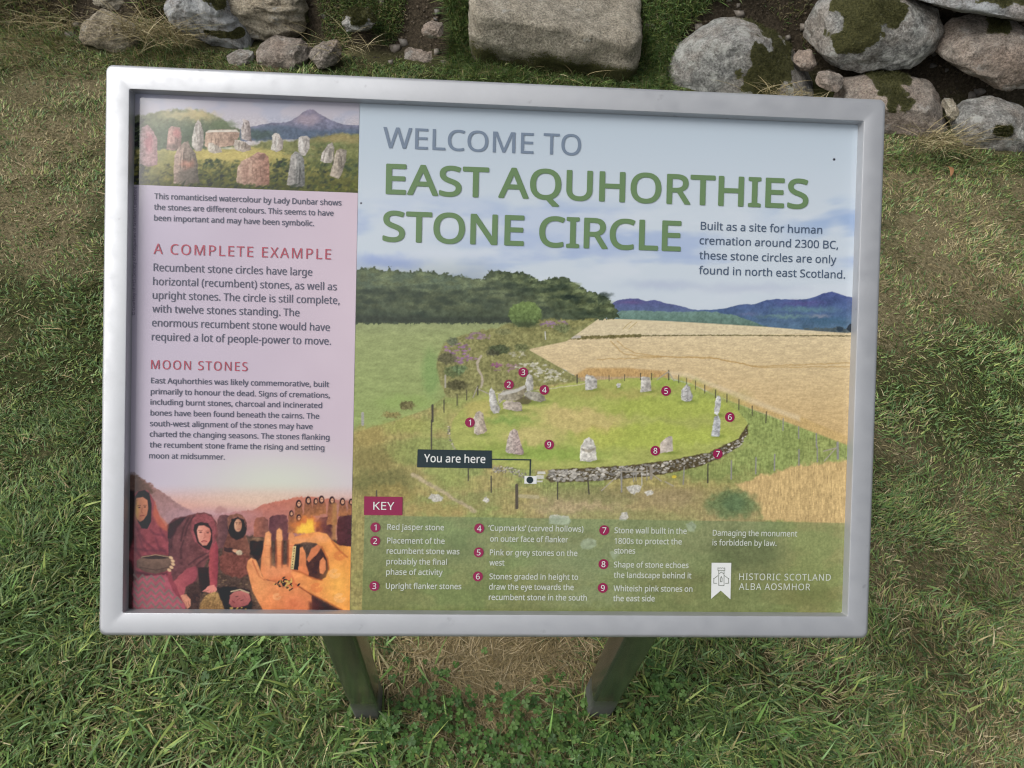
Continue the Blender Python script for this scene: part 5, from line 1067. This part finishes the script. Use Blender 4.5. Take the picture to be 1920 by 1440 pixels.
# ------------------------------------------------------------------ grass, straw and clover
rg = np.random.RandomState(77)
GREENS = np.array([(.088, .160, .048), (.125, .215, .058), (.175, .260, .082), (.135, .225, .092), (.235, .285, .085), (.066, .125, .043)])
GREENS *= 1.14
STRAWS = np.array([(.37, .305, .155), (.44, .37, .205), (.30, .245, .125), (.52, .45, .28), (.23, .20, .095)])
def blades(name, x, y, L, Wd, lean, col, material, zoff=0.0, segs=3, seed=0, azim=None, parent=None, label=None, cat=None, stuff=True):
    r = np.random.RandomState(seed + 5); n = len(x); z = zg(x, y) + zoff
    az = r.uniform(0, 2 * np.pi, n) if azim is None else azim + r.randn(n) * .7
    if azim is None:                                     # tufts lie the same way
        fl = fbm(x * 6.5 + 60, y * 6.5 + 31, 2, 19) * 4 * np.pi; az = fl + r.randn(n) * 1.25
    d = np.stack([np.cos(az), np.sin(az)], 1); s = np.stack([-d[:, 1], d[:, 0]], 1)
    tw = r.uniform(-.9, .9, n)
    V = []; ns = segs
    for k in range(ns + 1):
        t = k / ns
        out = L * lean * (t ** 1.5) ; up = L * np.sqrt(np.maximum(.03, 1 - lean ** 2)) * (t - .45 * lean * t * t)
        wv = Wd * (1 - t ** 1.8) * (.75 + .5 * min(1, t * 3)) * .5
        cx = x + d[:, 0] * out; cy = y + d[:, 1] * out; cz = z + up - .004
        ca, sa = np.cos(tw * t), np.sin(tw * t)
        sx, sy, sz = s[:, 0] * ca, s[:, 1] * ca, sa
        if k < ns:
            V.append(np.stack([cx - sx * wv, cy - sy * wv, cz - sz * wv], 1)); V.append(np.stack([cx + sx * wv, cy + sy * wv, cz + sz * wv], 1))
        else: V.append(np.stack([cx, cy, cz], 1))
    m = len(V); VV = np.stack(V, 1).reshape(-1, 3); base = (np.arange(n) * m)[:, None]
    fq = []
    for k in range(ns - 1): fq.append(base + np.array([2 * k, 2 * k + 1, 2 * k + 3, 2 * k + 2]))
    quads = np.concatenate(fq, 1).reshape(-1, 4) if fq else np.zeros((0, 4), int); tris = base + np.array([2 * ns - 2, 2 * ns - 1, 2 * ns])
    loops = np.concatenate([quads.ravel(), tris.ravel()]); starts = np.concatenate([np.arange(len(quads)) * 4, len(quads) * 4 + np.arange(n) * 3])
    o = mesh_fast(name, VV, loops, starts, [material], parent)
    shade = np.linspace(.72, 1.1, m)[None, :, None] if False else np.ones((1, m, 1))
    add_col(o, 'tint', (col[:, None, :] * shade).reshape(-1, 3))
    if stuff: tag(o, label, cat, kind='stuff')
    return o
def mixcol(n, dry, r, tipmix=.25):
    g = GREENS[r.randint(len(GREENS), size=n)] * r.uniform(.5, 1.35, (n, 1)); s = STRAWS[r.randint(len(STRAWS), size=n)] * r.uniform(.55, 1.25, (n, 1))
    isd = (r.rand(n) < dry); k = np.where(isd, 1.0, np.where(r.rand(n) < .09, r.rand(n) * .7, r.rand(n) * .08))[:, None]
    return g * (1 - k) + s * k, isd
# lawn ------------------------------------------------
def clear_of_stones(x, y):
    k = np.ones(len(x), bool)
    for a, b, c, d, z in FOOT:
        if z > .18: continue
        k &= ((x - (a + b) / 2) / ((b - a) / 2 * .96)) ** 2 + ((y - (c + d) / 2) / ((d - c) / 2 + .01)) ** 2 > 1
    return k
def lawn():
    # density falls with the distance from where one stands
    xs, ys = [], []
    for (x0, x1, y0, y1, n) in ((-1.6, 1.8, .05, 1.1, 260000), (-2.6, 2.7, 1.1, 2.1, 170000), (-3.3, 3.4, 2.1, 3.15, 165000), (-3.4, -1.6, -.6, 1.1, 60000), (1.8, 3.2, -.6, 1.1, 50000), (-1.6, 1.8, -.6, .05, 60000)):
        xs.append(rg.uniform(x0, x1, n)); ys.append(rg.uniform(y0, y1, n))
    x, y = np.concatenate(xs), np.concatenate(ys)
    d = y - bank_line(x); keep = d < .05 + .06 * rg.randn(len(x)) * .5
    cl = fbm(x * 9 + 13, y * 9 + 7, 3, 6); keep &= rg.rand(len(x)) < np.clip(.45 + 2.2 * (cl - .30), .25, 1)
    dry0 = dryness(x, y); bare = dry0 > .92; keep &= ~(bare & (rg.rand(len(x)) < .93))
    for (p0, p1) in (((668, 1348), (715, 1350)), ((1098, 1341), (1146, 1347))):   # nothing grows through the posts
        c = (at(*p0) + at(*p1)) / 2; keep &= ~((np.abs(x - c[0]) < .030) & (y > c[1] - .004) & (y < c[1] + .058))
    keep &= clear_of_stones(x, y)
    x, y = x[keep], y[keep]; n = len(x)
    dry = dryness(x, y) + .6 * (fbm(x * 5, y * 5, 4, 9) - .5); dry = np.clip(dry, .06, .95)
    near = smooth01((1.0 - y) / .6) * smooth01((1.1 - dry) / .5)
    tall = fbm(x * 3.2 + 5, y * 3.2, 3, 12)
    tuft = fbm(x * 14 + 3, y * 14 + 9, 2, 33); L = (.015 + .018 * rg.rand(n)) * (1 + .5 * near + .9 * (tall - .45)) * (.55 + .9 * tuft) * np.where(y < .75, 1.2, 1.0)
    lng = rg.rand(n) < .02 * (y < .8); L = np.where(lng, L * 1.7, L)
    Wd = rg.uniform(.0016, .0034, n) * (1 + .35 * near + .4 * (y > 1.1)); Wd = np.where(lng, Wd * 1.6, Wd)
    lean = np.clip(rg.normal(.70, .2, n), .15, .97)
    col, isd = mixcol(n, dry, rg); col = col * (.70 + .62 * fbm(x * 11 + 2, y * 11 + 8, 3, 41))[:, None]; L = np.where(isd, L * .95, L); Wd = np.where(isd, Wd * .62, Wd); lean = np.where(isd, np.clip(lean + .15, 0, .985), lean)
    blades('lawn_grass', x, y, L, Wd, lean, col, M_BLADE, seed=1, label='short worn lawn grass, green mixed with yellowed dry blades', cat='grass')
lawn()
def straw_mat():
    # flattened dead grass between the posts and scattered clippings on the lawn
    n = 9000; t = rg.rand(n); x = np.concatenate([rg.normal(.03, .115, 7000), rg.uniform(-2.2, 2.4, n - 7000)]); y = np.concatenate([rg.normal(.50, .065, 7000), rg.uniform(.3, 2.9, n - 7000)])
    k = (y < bank_line(x)) & (np.abs(x - .03) < .9 + 9 * (np.arange(n) > 7000)); x, y = x[k], y[k]; n = len(x)
    L = rg.uniform(.02, .075, n); Wd = rg.uniform(.0012, .0026, n); lean = rg.uniform(.93, .998, n)
    col = STRAWS[rg.randint(5, size=n)] * rg.uniform(.5, .95, (n, 1)) * np.array([1, .93, .88])
    blades('dead_straw', x, y, L, Wd, lean, col, M_STRAW, zoff=.008, seed=2, label='dead trampled straw on the bare strip between the posts', cat='straw')
straw_mat()
def bank_grass():
    spots = []   # (photo x, y, plane y, n, spread, length, dryness, reach)
    X, Y, L, Dr, Az = [], [], [], [], []
    def patch(x0, x1, d0, d1, n, l, dry, az=-1.57):
        x = rg.uniform(x0, x1, n); y = bank_line(x) + rg.uniform(d0, d1, n); cl = fbm(x * 8 + 3, y * 8, 3, 15); k = rg.rand(n) < np.clip(.3 + 2.4 * (cl - .3), .08, 1)
        x, y = x[k], y[k]; X.append(x); Y.append(y); L.append(l * rg.uniform(.55, 1.3, len(x))); Dr.append(np.full(len(x), dry)); Az.append(np.full(len(x), az))
    def view(poly, n, l, dry, az=-1.57):               # on the part of the bank seen inside a photo outline
        p = np.array(poly, float); lo, hi = p.min(0), p.max(0); q = rg.uniform(lo, hi, (n * 3, 2)); ins = np.zeros(len(q), bool)
        for k in range(len(p)):
            a, b = p[k], p[(k + 1) % len(p)]
            if a[1] != b[1]: ins ^= ((a[1] > q[:, 1]) != (b[1] > q[:, 1])) & (q[:, 0] < (b[0] - a[0]) * (q[:, 1] - a[1]) / (b[1] - a[1]) + a[0])
        q = q[ins][:n]; x, y = hit(q[:, 0], q[:, 1]); X.append(x); Y.append(y); L.append(l * rg.uniform(.5, 1.3, len(x))); Dr.append(np.full(len(x), dry)); Az.append(np.full(len(x), az))
    view([(1196, -60), (1420, -60), (1400, 20), (1330, 50), (1280, 90), (1255, 175), (1215, 175), (1200, 120)], 7500, .075, .10)
    view([(1200, 60), (1262, 90), (1250, 180), (1205, 180)], 2600, .085, .12)
    view([(820, -40), (890, -40), (880, 60), (960, 120), (1000, 150), (880, 160), (835, 130), (850, 60)], 7500, .085, .15)
    view([(590, -20), (765, -20), (755, 70), (690, 115), (610, 80)], 6500, .030, .40)
    view([(640, -40), (760, -40), (745, 60), (700, 110), (640, 90)], 3600, .05, .30); view([(860, 118), (1215, 140), (1225, 175), (860, 160)], 2200, .07, .2); view([(845, -20), (885, -20), (890, 140), (850, 140)], 1500, .08, .2)
    view([(830, 120), (1240, 150), (1240, 185), (700, 165), (560, 130)], 3600, .055, .22)
    view([(-120, -60), (160, -60), (140, 30), (150, 90), (60, 130), (-120, 140)], 5200, .075, .72); view([(250, -40), (330, -40), (320, 30), (420, 110), (470, 130), (250, 120), (200, 100), (265, 60)], 2600, .075, .70)
    view([(60, 60), (300, 95), (480, 115), (620, 130), (480, 150), (60, 150)], 2600, .055, .50); view([(1420, -60), (1560, -60), (1520, 20), (1480, 60), (1400, 30)], 500, .05, .75)
    view([(1500, 60), (1530, 120), (1530, 190), (1500, 160)], 160, .06, .8); view([(1640, 285), (1800, 285), (1930, 300), (1930, 330), (1640, 320)], 1600, .05, .35); view([(1770, 160), (1800, 200), (1785, 270), (1750, 280)], 500, .09, .75)
    for x0, x1, n in ((-4, -1, 9000), (-1, .6, 4500), (.6, 4, 9000)): patch(x0, x1, .42, 2.2, n, .06, .35)
    patch(-4.2, -2.7, -.1, .45, 2600, .08, .6); patch(2.4, 3.8, -.1, .45, 2600, .07, .5)
    x, y, L, Dr, Az = map(np.concatenate, (X, Y, L, Dr, Az)); k = clear_of_stones(x, y); x, y, L, Dr, Az = x[k], y[k], L[k], Dr[k], Az[k]; n = len(x)
    col, isd = mixcol(n, Dr, rg); col = col * np.where(isd, 1.05, 1.0)[:, None]
    Wd = np.where(isd, rg.uniform(.0014, .0024, n), rg.uniform(.0022, .0045, n)); lean = np.clip(rg.normal(.72, .18, n), .2, .98)
    blades('bank_grass', x, y, L, Wd, lean, col, M_BLADE, segs=4, seed=3, azim=Az, label='long rough grass growing on the bank between the stones', cat='grass')
bank_grass()
def hanging_straw():
    X, Y, L, Z = [], [], [], []
    def tuft(px, py, yy, n, l, s=.05):
        p = atY(px, py, yy); X.append(rg.normal(p[0], s, n)); Y.append(rg.normal(p[1], .03, n)); L.append(l * rg.uniform(.5, 1.3, n)); 
    for q in ((270, 60, 2.90, 160, .24, .07), (330, 70, 2.93, 130, .22, .06), (220, 70, 2.9, 70, .16, .06), (120, 90, 2.9, 120, .15, .12), (1500, 70, 2.84, 110, .16, .04), (1535, 120, 2.80, 60, .13, .03), (1770, 260, 2.62, 150, .17, .05), (1730, 280, 2.6, 70, .13, .05), (640, 60, 2.93, 60, .2, .06), (1020, 230, 2.86, 20, .1, .2)):
        tuft(*q)
    x, y, L = map(np.concatenate, (X, Y, L)); n = len(x)
    col = STRAWS[rg.randint(5, size=n)] * rg.uniform(.65, 1.1, (n, 1))
    blades('dry_grass_tufts', x, y, L, rg.uniform(.0016, .003, n), rg.uniform(.6, .97, n), col, M_STRAW, segs=5, seed=4, azim=rg.choice([-2.6, -1.9, -.6, -1.2], n), zoff=.06, label='long bleached dry grass hanging over the stones', cat='dry grass')
hanging_straw()
def tall_near():
    # broad fresh blades round the posts, nearest the camera
    pts = []
    for px, py, n, s in ((760, 1240, 14, .05), (620, 1380, 30, .06), (540, 1300, 34, .07), (440, 1280, 26, .07), (700, 1380, 24, .05), (340, 1330, 26, .08), (1210, 1280, 26, .05), (1260, 1330, 30, .06), (1180, 1390, 24, .06), (1330, 1380, 26, .06), (1420, 1330, 24, .07), (780, 1400, 18, .05), (240, 1400, 26, .09), (500, 1420, 22, .07), (120, 1330, 26, .1), (60, 1150, 20, .1), (110, 1000, 20, .12), (1000, 1420, 14, .08), (1500, 1400, 20, .08)):
        p = at(px, py); pts.append(np.column_stack([rg.normal(p[0], s, n), rg.normal(p[1], s * .6, n)]))
    P = np.concatenate(pts); x, y = P[:, 0], P[:, 1]; n = len(x)
    col, isd = mixcol(n, np.full(n, .05), rg); col *= np.array([1.15, 1.2, 1.1])
    blades('broad_grass', x, y, rg.uniform(.06, .13, n), rg.uniform(.0036, .0058, n), np.clip(rg.normal(.8, .13, n), .4, .96), col, M_BLADE, segs=6, seed=6, label='broad fresh green grass blades round the foot of the posts', cat='grass')
tall_near()
def clover():
    V, Fc, C = [], [], []; nv = 0
    pts = []
    for px, py, n, s in ((1150, 1400, 150, .09), (900, 1400, 190, .12), (780, 1370, 70, .06), (1230, 1300, 40, .04), (1000, 1390, 130, .08), (1060, 1310, 22, .03), (470, 1240, 36, .05), (1300, 1410, 60, .08), (840, 1330, 30, .05)):
        p = at(px, py); pts.append(np.column_stack([rg.normal(p[0], s, n), rg.normal(p[1], s * .55, n)]))
    P = np.concatenate(pts)
    ring = [(0, 0), (.32, .42), (.62, .60), (.9, .50), (1.0, .22), (.93, 0), (1.0, -.22), (.9, -.50), (.62, -.60), (.32, -.42)]
    for (x, y) in P:
        h = rg.uniform(.018, .045); z0 = float(zg(x, y)); r = rg.uniform(.005, .0092); a0 = rg.uniform(0, 6.28); tilt = rg.uniform(-.35, .35, 2)
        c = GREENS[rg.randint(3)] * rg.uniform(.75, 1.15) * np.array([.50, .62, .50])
        for k in range(3):
            a = a0 + k * 2.094 + rg.uniform(-.15, .15); b0 = nv
            for (u, v) in ring:
                uu, vv = u * r, v * r * .95
                X_, Y_ = uu * math.cos(a) - vv * math.sin(a), uu * math.sin(a) + vv * math.cos(a)
                V.append((x + X_, y + Y_, z0 + h + X_ * tilt[0] + Y_ * tilt[1] + .18 * abs(vv) - .1 * uu)); C.append(c); nv += 1
            Fc += [[b0, b0 + i, b0 + i + 1] for i in range(1, 9)]
        s = .0005; b0 = nv
        for dx, dy, dz in ((-s, 0, 0), (s, 0, 0), (s, 0, h), (-s, 0, h)): V.append((x + dx, y + dy, z0 + dz)); C.append(c); nv += 1
        Fc.append([b0, b0 + 1, b0 + 2, b0 + 3])
    o = mesh_np('clover', V, Fc, [M_BLADE]); add_col(o, 'tint', np.array(C)); tag(o, 'low clover leaves in the shade under the sign', 'clover', kind='stuff')
clover()
def dead_leaf():
    p = at(1772, 332); z = float(zg(p[0], p[1])) + .022; V = []; Fc = []
    for i in range(9):
        t = i / 8; wv = .010 * math.sin(math.pi * min(1, t * 1.02 + .01)) ** .8 + .0006
        for s in (-1, 0, 1): V.append((p[0] + s * wv * .8 + .006 * math.sin(3 * t), p[1] + (t - .5) * .06, z + .010 * math.sin(2.6 * t) + abs(s) * wv * .5))
    for i in range(8):
        for s in (0, 1): a = i * 3 + s; Fc.append([a, a + 1, a + 4, a + 3])
    m, nt, b = mat('dead_leaf_brown'); b.inputs['Base Color'].default_value = (.24, .12, .05, 1); b.inputs['Roughness'].default_value = .7
    o = mesh_np('dead_leaf', V, Fc, [m], origin=[p[0], p[1], z], smooth=True); tag(o, 'curled orange brown dead leaf lying on the lawn right of the sign', 'leaf')
    md = o.modifiers.new('thickness', 'SOLIDIFY'); md.thickness = .0008
dead_leaf()
